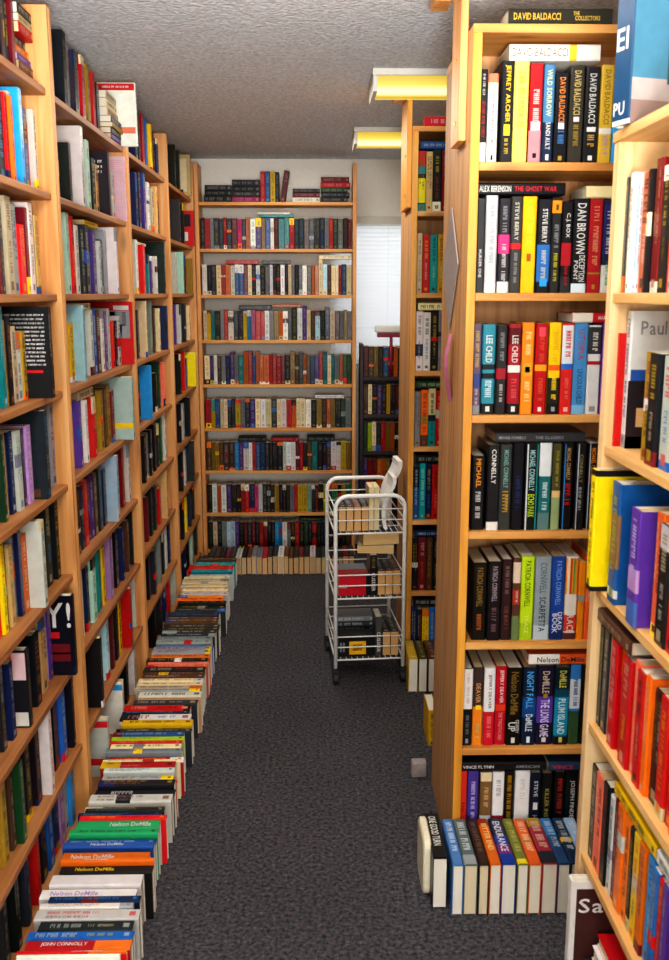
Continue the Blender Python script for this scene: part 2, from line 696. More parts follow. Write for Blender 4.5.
def generic(base, rnd=R):
    """random jacket design for a spine whose print cannot be read in the photo"""
    bands = []
    r = rnd.random()
    alt = rnd.choice('kwrcnbyoms')
    if alt == base:
        alt = 'w' if base != 'w' else 'k'
    if r < 0.16:
        bands.append((0, rnd.uniform(0.08, 0.2), jit(C(alt))))
    elif r < 0.28:
        a = rnd.uniform(0.3, 0.6)
        bands.append((a, a + rnd.uniform(0.06, 0.2), jit(C(alt))))
    elif r < 0.38:
        bands.append((rnd.uniform(0.72, 0.9), 1, jit(C(alt))))
    l = LETTER_FOR[base]
    return bands, (rnd.choice(l), rnd.choice(l), rnd.choice((0, 0, 1, 2)))


# ------------------------------------------------------------------ the room
CZ = 2.39
WB = 5.93      # back wall
XL = -0.97     # left wall
XR = 2.6
Y0 = -0.6
m = MB(); m.box((XL - 0.1, Y0, -0.1), (XR + 0.1, WB + 0.1, 0)); struct('floor', m, CARPET)
m = MB(); m.box((XL - 0.1, Y0, CZ), (XR + 0.1, WB + 0.1, CZ + 0.1)); struct('ceiling', m, CEIL)
m = MB(); m.box((XL - 0.1, Y0, 0), (XL, WB + 0.1, CZ)); struct('wall_left', m, WALL)
m = MB(); m.box((XR, Y0, 0), (XR + 0.1, WB + 0.1, CZ)); struct('wall_right', m, WALL)
# back wall with the window opening
wx0, wx1, wz0, wz1 = 0.12, 1.25, 1.16, 2.02
m = MB()
m.box((XL, WB, 0), (wx0, WB + 0.1, CZ)); m.box((wx1, WB, 0), (XR, WB + 0.1, CZ))
m.box((wx0, WB, 0), (wx1, WB + 0.1, wz0)); m.box((wx0, WB, wz1), (wx1, WB + 0.1, CZ))
struct('wall_back', m, WALL)
m = MB()
for a, b in (((wx0, wz0), (wx1, wz0 + 0.03)), ((wx0, wz1 - 0.03), (wx1, wz1)), ((wx0, wz0 + 0.03), (wx0 + 0.03, wz1 - 0.03)), ((wx1 - 0.03, wz0 + 0.03), (wx1, wz1 - 0.03)), ((0.67, wz0 + 0.03), (0.70, wz1 - 0.03))):
    m.box((a[0], WB + 0.055, a[1]), (b[0], WB + 0.09, b[1]))
wf = struct('window_1', m, HOUSE)
gm, nt, b = new_mat('window glass')
b.inputs['Transmission Weight'].default_value = 1.0
b.inputs['Roughness'].default_value = 0.0
b.inputs['Base Color'].default_value = (0.95, 0.98, 1, 1)
m = MB(); m.box((wx0 + 0.03, WB + 0.068, wz0 + 0.03), (wx1 - 0.03, WB + 0.072, wz1 - 0.03))
g = m.build('window_pane', gm, wf)
m = MB(); m.box((XL, WB - 0.012, 0), (XR, WB, 0.08)); struct('baseboard_back', m, HOUSE)

# venetian blind
blind_mat, nt, b = new_mat('white translucent slat')
b.inputs['Base Color'].default_value = (0.88, 0.89, 0.9, 1)
b.inputs['Roughness'].default_value = 0.5
tr = N(nt, 'ShaderNodeBsdfTranslucent')
tr.inputs['Color'].default_value = (0.9, 0.94, 1.0, 1)
mxs = N(nt, 'ShaderNodeMixShader')
mxs.inputs['Fac'].default_value = 0.5
out = nt.nodes['Material Output']
nt.links.new(b.outputs['BSDF'], mxs.inputs[1]); nt.links.new(tr.outputs['BSDF'], mxs.inputs[2])
nt.links.new(mxs.outputs['Shader'], out.inputs['Surface'])
bl = empty('window_blind', (0.68, WB - 0.03, wz0), 'white horizontal venetian blind lowered over the back window', 'blind')
box_part('headrail', (wx0 - 0.03, WB - 0.05, wz1 - 0.01), (wx1 + 0.03, WB - 0.005, wz1 + 0.035), HOUSE, bl)
m = MB()
z = wz0 + 0.02
while z < wz1 - 0.02:
    y = WB - 0.03
    v = [(wx0 - 0.02 - 0.68, 0.006, z + 0.0135 - wz0), (wx0 - 0.02 - 0.68, -0.002, z - wz0), (wx0 - 0.02 - 0.68, -0.006, z - 0.0115 - wz0)]
    w = [(wx1 + 0.02 - 0.68, q[1], q[2]) for q in v]
    m.face([v[0], w[0], w[1], v[1]]); m.face([v[1], w[1], w[2], v[2]])
    z += 0.0245
m.build('slats', blind_mat, bl)
box_part('bottom_rail', (wx0 - 0.02, WB - 0.04, wz0 - 0.005), (wx1 + 0.02, WB - 0.015, wz0 + 0.008), HOUSE, bl)
for x in (0.21, 0.45):
    m = MB(); m.tube([(x - 0.68, -0.012, wz1 - wz0), (x - 0.68, -0.012, 0.0)], 0.0012, 6); m.build('lift_cord', METAL, bl)

# ------------------------------------------------------------------ bookcases
PITCH = 0.2665
LEFT_Z = [2.13 - PITCH * i for i in range(8)] + [0.03]      # tops of shelves, nine rows


def left_case(y0, y1, label):
    root = empty('bookcase', (-0.83, (y0 + y1) / 2, 0), label, 'bookcase', 'pine bookcases along the left wall')
    xf, xb = -0.695, -0.952
    for a in (y0, y1 - 0.019):
        box_part('side_panel', (xb, a, 0), (xf, a + 0.019, 2.335), PINE_V, root)
    for z in LEFT_Z:
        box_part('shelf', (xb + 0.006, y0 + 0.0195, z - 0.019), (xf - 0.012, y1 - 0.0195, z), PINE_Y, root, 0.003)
    box_part('back_panel', (xb, y0 + 0.0195, 0.02), (xb + 0.005, y1 - 0.0195, 2.30), PINE_V, root, 0)
    box_part('toe_kick', (xb + 0.02, y0 + 0.0195, 0), (xf - 0.014, y1 - 0.0195, 0.0105), PINE_Y, root, 0)
    return root


BAYS = [(1.67, 2.668), (2.672, 3.69), (3.694, 4.676), (4.68, 5.655)]
CASE_NAME = ['nearest left bookcase', 'second left bookcase', 'third left bookcase', 'fourth left bookcase']
for (a, b), nm in zip(BAYS, ['tall pine bookcase on the left wall, nearest of four, big white book low down',
                             'tall pine bookcase, second of four on the left wall, red covered book at its end',
                             'tall pine bookcase, third of four on the left wall, with bright blue book',
                             'tall pine bookcase, last of four on the left wall, touching the back bookcase']):
    left_case(a, b, nm)

# back bookcase
BX0, BX1, BY = -0.693, 0.247, 5.66
root = empty('bookcase', ((BX0 + BX1) / 2, BY + 0.1, 0), 'open-backed pine bookcase full of paperbacks facing down the aisle', 'bookcase')
for a in (BX0, BX1 - 0.022):
    box_part('side_panel', (a, BY, 0), (a + 0.022, BY + 0.19, 2.335), PINE_V, root)
BACK_Z = [2.118 - 0.2645 * i for i in range(8)] + [0.03]
for z in BACK_Z:
    box_part('shelf', (BX0 + 0.0225, BY + 0.008, z - 0.019), (BX1 - 0.0225, BY + 0.185, z), PINE_X, root, 0.002)

# stacks on the right
STACK_Z = [1.915, 1.6, 1.29, 0.98, 0.67, 0.36, 0.05]


def stack(y0, label, x0=0.382, w=0.92, z=STACK_Z, depth=0.24, mats=(HONEY, PINE_X, SIDE)):
    root = empty('bookcase', (x0 + w / 2, y0 + depth / 2, 0), label, 'bookcase', 'double bookcase stacks right of the aisle')
    for a, mm in ((x0, mats[2]), (x0 + w - 0.022, mats[2])):
        p_ = box_part('side_panel', (a, y0 + 0.006, 0), (a + 0.022, y0 + depth, 2.21), mm, root)
        e = MB(); l = root.location
        e.box((a - l.x, y0 - l.y, 0), (a + 0.022 - l.x, y0 + 0.0058 - l.y, 2.21), bev=0.001)
        e.build('edge_strip', mats[0], p_)
    box_part('top_board', (x0, y0, 2.2102), (x0 + w, y0 + depth, 2.23), mats[1], root)
    for zz in z:
        box_part('shelf', (x0 + 0.0225, y0 + 0.004, zz - 0.02), (x0 + w - 0.0225, y0 + depth - 0.008, zz), mats[1], root, 0.002)
    box_part('back_panel', (x0 + 0.0225, y0 + depth - 0.007, 0.0), (x0 + w - 0.0225, y0 + depth - 0.001, 2.21), SIDE, root, 0)
    return root


NY, FY = 2.40, 3.80
stack(NY, 'tall honey pine bookcase of hardcovers facing the viewer right of the aisle')
stack(FY, 'tall narrow-looking pine bookcase of hardcovers behind the white wire cart')


def rear_case(y0, label):
    """the case that stands back to back with a stack: only its side shows from the aisle"""
    x0, w, dp = 0.382, 0.92, 0.22
    root = empty('bookcase', (x0 + w / 2, y0 + dp / 2, 0), label, 'bookcase', 'double bookcase stacks right of the aisle')
    for a in (x0, x0 + w - 0.022):
        box_part('side_panel', (a, y0, 0), (a + 0.022, y0 + dp, 2.21), SIDE, root)
    box_part('top_board', (x0, y0, 2.2102), (x0 + w, y0 + dp, 2.23), PINE_X, root)
    for zz in STACK_Z:
        box_part('shelf', (x0 + 0.0225, y0 + 0.008, zz - 0.02), (x0 + w - 0.0225, y0 + dp - 0.004, zz), PINE_X, root, 0.002)
    box_part('back_panel', (x0 + 0.0225, y0 + 0.001, 0.0), (x0 + w - 0.0225, y0 + 0.007, 2.21), SIDE, root, 0)


rear_case(NY + 0.242, 'knotty pine bookcase side standing back to back behind the hardcover stack by the aisle')
rear_case(FY + 0.242, 'pine bookcase side back to back behind the far stack, beside the white cart')

# near right case, seen along its face
NX, NYE = 0.605, 1.975
NEAR_Z = [1.915, 1.6, 1.285, 0.975, 0.66, 0.335, 0.03]
root = empty('bookcase', (NX + 0.13, 1.4, 0), 'pale birch bookcase closest on the right, its shelves running towards the viewer', 'bookcase')
for a in (NYE - 0.03, 0.9):
    box_part('side_panel', (NX, a, 0), (NX + 0.26, a + 0.03, 1.915 - 0.0205), PALE, root)
for i, z in enumerate(NEAR_Z):
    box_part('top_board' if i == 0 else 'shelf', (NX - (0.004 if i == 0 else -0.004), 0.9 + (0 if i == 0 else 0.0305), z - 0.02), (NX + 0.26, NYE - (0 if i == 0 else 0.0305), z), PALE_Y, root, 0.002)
box_part('back_panel', (NX + 0.2605, 0.9, 0.0), (NX + 0.266, NYE, 1.915), PALE, root, 0)

# dark bookcase below the window
DX0, DX1, DY = 0.272, 1.05, 5.66
root = empty('bookcase', ((DX0 + DX1) / 2, DY + 0.1, 0), 'low dark brown bookcase of paperbacks below the window', 'bookcase')
for a in (DX0, DX1 - 0.02):
    box_part('side_panel', (a, DY, 0), (a + 0.02, DY + 0.19, 1.30), DARKWOOD, root)
DARK_Z = [1.105, 0.878, 0.65, 0.42, 0.19]
for z in DARK_Z:
    box_part('shelf', (DX0 + 0.0205, DY + 0.004, z - 0.022), (DX1 - 0.0205, DY + 0.18, z), DARKWOOD, root, 0.002)
box_part('back_panel', (DX0 + 0.0205, DY + 0.182, 0), (DX1 - 0.0205, DY + 0.188, 1.28), DARKWOOD, root, 0)

# ceiling braces of the stacks
def brace(y, wd, yc, ztop, zlow, label, mat):
    r = empty('ceiling_brace', (0.37, y + 0.06, zlow), label, 'brace', 'wooden braces tying the stacks to the ceiling')
    box_part('upright_batten', (0.362, y, zlow), (0.3812, y + wd, ztop - 0.0005), mat, r, 0.002)
    box_part('ceiling_cleat', (0.315, yc, ztop - 0.045), (0.3612, yc + 0.1, ztop - 0.001), mat, r, 0.002)
    m = MB()
    for zz in (zlow + 0.05, zlow + 0.2):
        m.tube([(-0.0105, 0.0, zz - zlow), (-0.0085, 0.0, zz - zlow)], 0.006, 10)
    m.build('screws', BRASS, r)


brace(2.475, 0.14, 2.63, CZ, 1.975, 'pale wooden batten fixing the hardcover stack to the ceiling', PINE_V)
brace(3.83, 0.25, 3.90, CZ, 1.93, 'darker wooden batten fixing the far stack behind the cart to the ceiling', HONEY)

# diamond sign and pink ribbon on the stack's side
m = MB()
pts = [(0, 0, 0.165), (0, 0.14, 0.01), (0, 0, -0.165), (0, -0.14, 0.01)]
m.face([(-0.004, q[1], q[2]) for q in pts]); m.face([(0, q[1], q[2]) for q in pts][::-1])
for i in range(4):
    a, b = pts[i], pts[(i + 1) % 4]
    m.face([(-0.004, a[1], a[2]), (0, a[1], a[2]), (0, b[1], b[2]), (-0.004, b[1], b[2])])
o = m.build('diamond_sign', GREYP)
o.location = (0.3808, 2.62, 1.66)
o.location = (0.3795, 2.665, 1.665)
tag(o, 'grey diamond-shaped sign hung on the side of the hardcover stack', 'sign')
m = MB()
prev = None
for i in range(9):
    t = i / 8
    y, x, wd = -0.03 + 0.07 * t * t, -0.004 - 0.012 * math.sin(t * 5), 0.016 + 0.03 * t
    cur = [(x, y - wd, 0.24 - 0.24 * t), (x - 0.002, y + wd, 0.24 - 0.24 * t)]
    if prev:
        m.face([prev[0], prev[1], cur[1], cur[0]])
    prev = cur
o = m.build('paper_ribbon', PINKP)
o.location = (0.3785, 2.63, 1.25)
tag(o, 'pink paper ribbon hanging below the diamond sign on the stack side', 'ribbon')

# ------------------------------------------------------------------ ceiling lights
diff, nt, b = new_mat('glowing yellow diffuser')
b.inputs['Base Color'].default_value = (*lin(hexc('8a8258')), 1)
b.inputs['Roughness'].default_value = 0.5
tc = N(nt, 'ShaderNodeTexCoord')
sx = N(nt, 'ShaderNodeSeparateXYZ')
nt.links.new(tc.outputs['Object'], sx.inputs['Vector'])
mt = N(nt, 'ShaderNodeMath', operation='MULTIPLY'); mt.inputs[1].default_value = 46.0
nt.links.new(sx.outputs['Y'], mt.inputs[0])
sn = N(nt, 'ShaderNodeMath', operation='COSINE'); nt.links.new(mt.outputs[0], sn.inputs[0])
cr = ramp(nt, [(0.0, 'fff6c4'), (0.45, 'e6cc58'), (1.0, 'b8982a')])
mr = N(nt, 'ShaderNodeMapRange'); mr.inputs['From Min'].default_value = -1; nt.links.new(sn.outputs[0], mr.inputs['Value'])
nt.links.new(mr.outputs['Result'], cr.inputs['Fac'])
nt.links.new(cr.outputs['Color'], b.inputs['Emission Color'])
b.inputs['Emission Strength'].default_value = 1.2


def ceiling_light(x0, y0, label):
    L, Wd = 1.22, 0.27
    r = empty('ceiling_light', (x0 + L / 2, y0 + Wd / 2, CZ), label, 'ceiling light', 'fluorescent ceiling lights')
    box_part('housing', (x0, y0, CZ - 0.022), (x0 + L, y0 + Wd, CZ), HOUSE, r, 0.002)
    m = MB()
    n = 12
    prof = []
    for i in range(n + 1):
        t = i / n
        y = -Wd / 2 + 0.008 + (Wd - 0.016) * t
        zz = -0.0225 - 0.052 * (1 - abs(2 * t - 1) ** 3.2)
        prof.append((y, zz))
    a, bb = -L / 2 + 0.02, L / 2 - 0.02
    for i in range(n):
        m.face([(a, *prof[i]), (bb, *prof[i]), (bb, *prof[i + 1]), (a, *prof[i + 1])])
    m.face([(a, *q) for q in prof]); m.face([(bb, *q) for q in prof][::-1])
    m.build('diffuser', diff, r, True)
    for e in (-1, 1):
        m = MB()
        xx = e * (L / 2 - 0.018)
        m.box((min(xx, xx + e * 0.016), -Wd / 2 + 0.004, -0.078), (max(xx, xx + e * 0.016), Wd / 2 - 0.004, -0.0222), bev=0.003)
        m.build('end_cap', HOUSE, r)


ceiling_light(0.212, 3.585, 'lit fluorescent ceiling light with yellow wraparound diffuser, nearer and larger of two')
ceiling_light(0.195, 4.80, 'lit fluorescent ceiling light with yellow diffuser, farther and smaller of the two')

# ------------------------------------------------------------------ left bookcases: the books
# widths are what each book takes up along the row in the photo; ^ tall, _ short, ! pulled forward
LEFT = [
    # nearest case
    (0, [
        ('k3 K4^ K4 m3', 0),
        ('K6 r3 o3 c3 l9^! b4 r5_ w6 s3_ y2_', 0),
        ('m3 K3 s2 c6^ s5 r6_ m3 w6^ K3 T4 K3_ B2', 0),
        ('t4^ d2 k4 w4_ c4_ w5_ d4_ k26^!! m4^ k4^ y2^', 0),
        ('G3 T6 B2 n4 w7 k3 x7 K17^!! s6^', 0),
        ('r2 y4 k3 T4 w4_ s2 n3 o5 w19^!! K5^ d2^ k6^ r6^', 0),
        ('K4 T4 n4 T5 k14!! k9 T6^ w4 v3 k23^!!!', 0),
        ('d5 n4 B4 G12! k6 r3 k6 w13^! k5 b8 k9^', 0),
        ('K8 k12^! K10! r10^! k6 b7 n5 x6 w3 l7 k6 k11^', 0),
    ]),
    (1, [
        ('k5^ s4 K7 w2 r5 d5 r5_ K4_ #22 w27^!!', 62),
        ('k7_! w13^! e6 k5_ T3_ k12!! w4_ P13^!!', 64),
        ('e3^ d4 r3^ w4 K5 K5 w3_ v4 w5_ K3_ s2 w12^! s5^', 65),
        ('k4 y4_ i12^! v3 w3 b3 B5 w4 v3 w3 r4_ k3_ w3_ r14^!!', 66),
        ('w3 s2 v7! w6! c2 r6 K3 d4 B4 d3 m4_ e20^!!', 70),
        ('k5 K3 r5 m2 v3 B4 K5 n4 i13^! m5^ w6^', 75),
        ('w6^ n6 e7 t5 y4 x8^ k5 n6 B5 K5 m5 B6', 77),
        ('k15^! i6^ m5 k4 y3 r11^! w5 K5 w4 G5 G5 k5', 88),
        ('w20^!! w14^! k4 w8 r4 n5 w3 r4', 90),
    ]),
    (2, [
        ('n5 k3 r4^ b3^ y5 k2 n4_ w3_ r4_ k4', 132),
        ('n5 K3^ v5^ w4 c4 T4 k2_ w4_ m5', 132.5),
        ('w4 r7 t4_ v3_ w5_ K8^! w5^', 134),
        ('K3 c8^! s5^ B3 c5 n8', 136),
        ('k3 w2 l10^! k5_ G3 f5 k4 K4 k4', 137),
        ('k5 s2 k4 k4 K3 G3 w4^ s9^! d4^', 141),
        ('m4 k4 K4 r4_ T7^! B4 m3', 144.5),
        ('k3 K6 s5 k3 w3^ n3 k5 r4', 147),
        ('k6 K6 n4 r4 w6^! k4', 150),
    ]),
    (3, [
        ('k4^ k4^ T11^!', 171.5),
        ('K8! k4 r10!', 172),
        ('w4 e7! B2 d7!', 172.5),
        ('v2 w5 K5 c4 k3 s4', 174),
        ('k5 r4 v2_ y9! s3 b2', 176),
        ('k3 w3 k7 B3 r3 d4^', 178),
        ('k4 w3 K8^! t4^', 179),
        ('k4 y3 K4 K3 k4 m3', 180),
        ('n4 k3 e4 K4', 182),
    ]),
]
SHELF_WORD = ['top shelf', 'second shelf down', 'third shelf down', 'fourth shelf down', 'fifth shelf down', 'sixth shelf down', 'seventh shelf down', 'eighth shelf down', 'bottom shelf']
XS = -0.742     # plane of the spines on the left wall
COVERMARKS = {  # printed fronts and backs that show beside protruding books
    (0, 3, 'k', 26): [(1, .05, .8, .9 - .045 * i, .92 - .045 * i, 'e8e8e8') for i in range(13)] + [(.1, .75, .28, .31, 'r'), (.3, .5, .08, .1, 'r'), (.37, .42, .06, .14, 'f')],
    (0, 4, 'K', 17): [(1, .3, .8, .80, .83, 's'), (1, .35, .8, .72, .75, 's'), (1, .3, .7, .62, .65, 's'), (.1, .85, .02, .12, 'B')],
    (0, 6, 'k', 23): [('Y!', .03, .40, .60, .92, 'w'), (.2, .42, .47, .55, 'r'), (.06, .34, .18, .40, 'm'), (.06, .34, .27, .29, 'k')],
    (0, 6, 'k', 14): [(.02, .95, .62, .97, 'P'), (.02, .95, .02, .2, 'w')],
    (1, 0, 'w', 27): [(.02, .95, .88, .99, 'r'), (1, .1, .6, .92, .95, 'w'), (.02, .35, .2, .3, 'f')],
    (1, 1, 'k', 7): [(.2, .5, .45, .7, 'T'), (.35, .6, .2, .5, 'd'), (.3, .45, .7, .8, 'P')],
    (1, 1, 'k', 12): [(1, .1, .75, .82, .86, 'w'), (1, .1, .75, .74, .78, 'w'), (1, .1, .75, .66, .70, 'w'), (1, .3, .6, .36, .42, 's')],
    (1, 1, 'P', 13): [(0, 1, .03 * i, .03 * i + .012, 'd9a5b2') for i in range(1, 32)],
    (1, 3, 'r', 14): [(.05, .6, .42, .86, 's'), (.12, .42, .62, .84, 'k'), (.2, .5, .42, .62, 'k'), (.06, .35, .87, .94, 'w')],
    (1, 4, 'e', 20): [(0, 1, .18, .27, 'y')],
    (1, 8, 'w', 20): [(0, 1, .86, .97, 'r'), (.45, .95, .05, .62, 'k'), (.5, .8, .4, .55, 's'), (.5, .8, .2, .3, 'm'), (.02, .35, .2, .32, 'r')],
    (1, 8, 'w', 14): [(0, 1, .84, .95, 'l')],
    (2, 5, 's', 9): [(.1, .9, .1, .2, 'w'), (.1, .9, .6, .9, 'K')],
    (3, 0, 'T', 11): [(.1, .3, .1, .9, 'c'), (.5, .8, .3, .8, 'd'), (.2, .3, .05, .15, 'r')],
    (3, 1, 'r', 10): [(.1, .9, .55, .9, 'k'), (.2, .8, .15, .4, 'w')],
    (3, 2, 'd', 7): [(.2, .8, .55, .75, 'K'), (.2, .8, .3, .48, 'p'), (.2, .8, .1, .2, 's')],
}
TOPFLATS = {  # books lying across the tops of the others: (px start, [(colour, thickness)])
    (0, 4): (8, [('n', .022), ('w', .022)]),
    (1, 2): (84, [('y', .016)]),
    (1, 3): (78, [('c', .022)]),
    (1, 4): (78, [('c', .030)]),
    (1, 5): (85, [('c', .028)]),
    (2, 2): (137, [('c', .012)]),
    (2, 0): (136, [('c', .016)]),
}


def fill_left(bay, rows):
    y0, y1 = BAYS[bay]
    for ri, (spec, px0) in enumerate(rows):
        z = LEFT_Z[ri]
        row = Row(f'{SHELF_WORD[ri]}, {CASE_NAME[bay]}', (XS, 0, z), (0, 1, 0), (1, 0, 0), 'softcover_book')
        zmid = z + 0.1
        px = px0
        s_prev = None
        tops = []
        clear = PITCH - 0.019 - 0.006 if ri else 0.23
        if ri == 8:
            clear = LEFT_Z[7] - 0.019 - 0.03 - 0.004
        toks = spec.split()
        widths = [4.0 if not t[1:].strip('^_!') else float(t[1:].strip('^_!')) for t in toks]
        total = sum(widths)
        # the row ends a little before the far upright
        pend = None
        for tok, wpx in zip(toks, widths):
            k = tok[0]
            s = solve(px, (XS, 0, zmid), 1)
            e = solve(px + wpx, (XS, 0, zmid), 1)
            px += wpx
            s = max(s, y0 + 0.022 if s_prev is None else s_prev)
            if k == '#':   # flat pile standing in the row
                zz = 0.0
                for kk, th in (('v', .018), ('k', .02), ('d', .016), ('K', .022), ('T', .03), ('c', .028), ('c', .024)):
                    L = R.uniform(0.165, 0.178)
                    row.lying(s + 0.003 + R.uniform(0, .01), zz, L, th, kk, W=0.14, out=R.uniform(0.02, 0.045), colour=jit(C(kk)), scrib=(LETTER_FOR[kk][0], LETTER_FOR[kk][0], 1))
                    zz += th
                s_prev = s + 0.186
                cc = M.transposed() @ (Vector((XS, s_prev, zmid)) - EYE)
                px = 334 + F * cc[0] / -cc[2]
                continue
            T = e - s
            outp = R.uniform(-0.012, 0.006)
            if T < 0.007:
                T = 0.009
            big = tok.count('!')
            if T > 0.05 or big:
                tmax = min(T, R.uniform(0.026, 0.036) if big else R.uniform(0.036, 0.05))
                # the rest of what shows is its front cover: pull it forward
                zc = M.transposed() @ (Vector((XS, s, zmid)) - EYE)
                spx = solve(px, (XS, s + tmax, zmid), 0)   # x at which its far spine edge reaches the mark
                outp = min(max(spx - XS, 0.0), 0.10)
                if not big:
                    outp = min(outp, 0.03)
                T = tmax
            if s + T > y1 - 0.0205:
                if y1 - 0.0205 - s < 0.007:
                    continue
                T = y1 - 0.0205 - s
            hf = ('^' in tok) - ('_' in tok)
            H = R.uniform(0.196, 0.222) if hf == 0 else (R.uniform(clear - 0.012, clear - 0.002) if hf > 0 else R.uniform(0.165, 0.19))
            H = min(H, clear - 0.001)
            W = R.uniform(0.135, 0.16)
            if outp > 0.03:
                W = min(0.2, W + outp * 0.6)
            if hf > 0 and T > 0.02 and outp > 0.01:
                W = min(0.2, W + 0.03)
            mk = COVERMARKS.get((bay, ri, k, int(wpx)))
            bands, scr = generic(k)
            if mk:
                bands = [b for b in bands if b[1] < 0.3]
            row.upright(s, s + T, k, H=H, W=W, out=outp, colour=jit(C(k)), bands=bands, scrib=scr, cover_marks=mk, gloss=R.random() < 0.35, small=False, hard=R.random() < 0.3)
            tops.append((s, s + T, H, outp))
            s_prev = s + T
        if (bay, ri) == (0, 0):
            zz = 0
            s = s_prev + 0.006
            for kk, th in (('k', .02), ('B', .024), ('v', .018), ('o', .022), ('K', .024), ('r', .026), ('c', .018), ('K', .026)):
                L = min(R.uniform(0.2, 0.225), y1 - 0.024 - s)
                row.lying(s + R.uniform(0, .004), zz, L - 0.004, th, kk, W=0.15, out=R.uniform(-0.012, 0.012), colour=jit(C(kk)), scrib=(LETTER_FOR[kk][0], LETTER_FOR[kk][0], 1))
                zz += th
        if (bay, ri) in TOPFLATS:
            pxs, lst = TOPFLATS[(bay, ri)]
            s = solve(pxs, (XS, 0, z + 0.2), 1)
            for kk, th in lst:
                pass
            L = 0.2
            L = min(0.2, y1 - 0.024 - s)
            near = [t[2] for t in tops if t[1] > s and t[0] < s + L]
            # rest on the tallest that leaves room under the next shelf
            fit = [h for h in near if h + sum(t for _, t in lst) < clear]
            if fit:
                # end the lying book before any taller neighbour
                base = max(fit)
                lim = [t[0] for t in tops if t[2] > base + 1e-4 and t[0] > s - 0.001 and t[0] < s + L]
                lo_ = [t[1] for t in tops if t[2] > base + 1e-4 and t[0] <= s - 0.001 and t[1] > s]
                if lo_:
                    s = max(lo_) + 0.001
                if lim:
                    L = min(L, min(lim) - s - 0.002)
                if L > 0.08:
                    zz = base + 0.0008
                    for kk, th in lst:
                        row.lying(s, zz, L, th, kk, W=0.125, out=0.0, colour=jit(C(kk)), scrib=(LETTER_FOR[kk][0], LETTER_FOR[kk][0], 1))
                        zz += th


for bay, rows in LEFT:
    fill_left(bay, rows)

# ------------------------------------------------------------------ books spine-up on the floor, left
# (lower edge y in the photo, colour, left end, right end, text)
FLOORL = [
    (966, 'w', -.70, -.445, []), (957, 'w', -.69, -.44, []), (956, 'r', -.715, -.445, [('~', 'w', .5, .2, .6)]),
    (949, 'r', -.715, -.45, [('JOHN CONNOLLY', 'w', .86, .42, .6)]),
    (939, 'b', -.68, -.44, None), (930, 'K', -.65, -.42, None), (919.5, 'w', -.68, -.425, None), (908.5, 'w', -.68, -.42, None),
    (902, 'n', -.66, -.42, None), (894, 'w', -.685, -.41, [('Nelson DeMille', 'x', .9, .4, .6)]), (884, 'w', -.69, -.40, []), (873, 'k', -.685, -.385, [('Nelson DeMille', 'y', .84, .42, .6)]),
    (865.5, 'o', -.66, -.345, [('Nelson DeMille', 'w', .9, .35, .62)]), (857, 'o', -.655, -.35, [('Nelson DeMille', 'w', .9, .4, .55)]),
    (846.5, 'b', -.65, -.365, [('Nelson DeMille', 'w', .7, .34, .62)]), (835, 'g', -.645, -.355, None), (828.5, 'g', -.64, -.35, [('Nelson DeMille', 'w', .6, .1, .6)]),
    (819.5, 'r', -.66, -.38, None), (814.5, 'n', -.69, -.38, None), (811, 'K', -.665, -.37, None), (807, 'B', -.66, -.37, None), (802, 'w', -.665, -.365, None),
    (793, 'k', -.655, -.33, [('~', 'w', .8, .5, .55)]), (785, 'k', -.655, -.345, None), (779, 'r', -.665, -.37, None), (775.5, 'w', -.67, -.37, None), (767, 'r', -.665, -.385, None),
    (761, 'c', -.66, -.365, None), (758, 'r', -.665, -.375, None), (752.5, 's', -.67, -.36, None), (747.5, 'c', -.66, -.345, None), (743, 'r', -.655, -.355, None),
    (739.2, 'L', -.66, -.37, None), (735.6, 'b', -.65, -.35, None), (731.6, 'K', -.65, -.345, None), (727.6, 'k', -.64, -.345, None), (725, 'y', -.66, -.345, None),
    (719.4, 'w', -.665, -.345, None), (713, 'n', -.66, -.35, None), (710.5, 'r', -.685, -.37, None), (704.5, 'K', -.67, -.33, None), (699.5, 'T', -.665, -.345, None),
    (697, 'w', -.67, -.345, None), (691, 's', -.67, -.35, None), (688, 'c', -.67, -.335, None), (677.5, 'B', -.68, -.335, None), (671.4, 'k', -.66, -.325, None),
    (666.5, 'f', -.68, -.32, None), (661.5, 'k', -.68, -.325, None), (657.5, 'o', -.66, -.33, None), (653.5, 's', -.66, -.325, None), (646, 'b', -.66, -.33, None),
    (642.5, 's', -.66, -.33, None), (635.6, 'K', -.65, -.33, None), (629.6, 'K', -.65, -.33, None), (623.7, 'B', -.65, -.31, None), (616.2, 'K', -.66, -.30, None),
    (609, 'K', -.64, -.29, None), (605.8, 'k', -.66, -.30, None), (600, 'o', -.66, -.29, None), (594.5, 'w', -.65, -.285, None), (590, 'c', -.64, -.30, None), (586.4, 'c', -.64, -.30, None),
    (581, 'c', -.64, -.295, None), (576, 'w', -.64, -.31, None), (573.6, 't', -.63, -.30, None), (569, 'r', -.62, -.27, None), (564.6, 't', -.62, -.28, None), (561.5, 'B', -.62, -.27, None), (558, None, 0, 0, None)]
rowFL = Row('floor row by left bookcases', (0, 0, 0), (0, 1, 0), (0, 0, 1), 'hardcover_book')
UPL = basis(VY_, -VZ_, -VX_)     # x->+Y, y->-Z, z->-X
ws = None
s_prev = 0
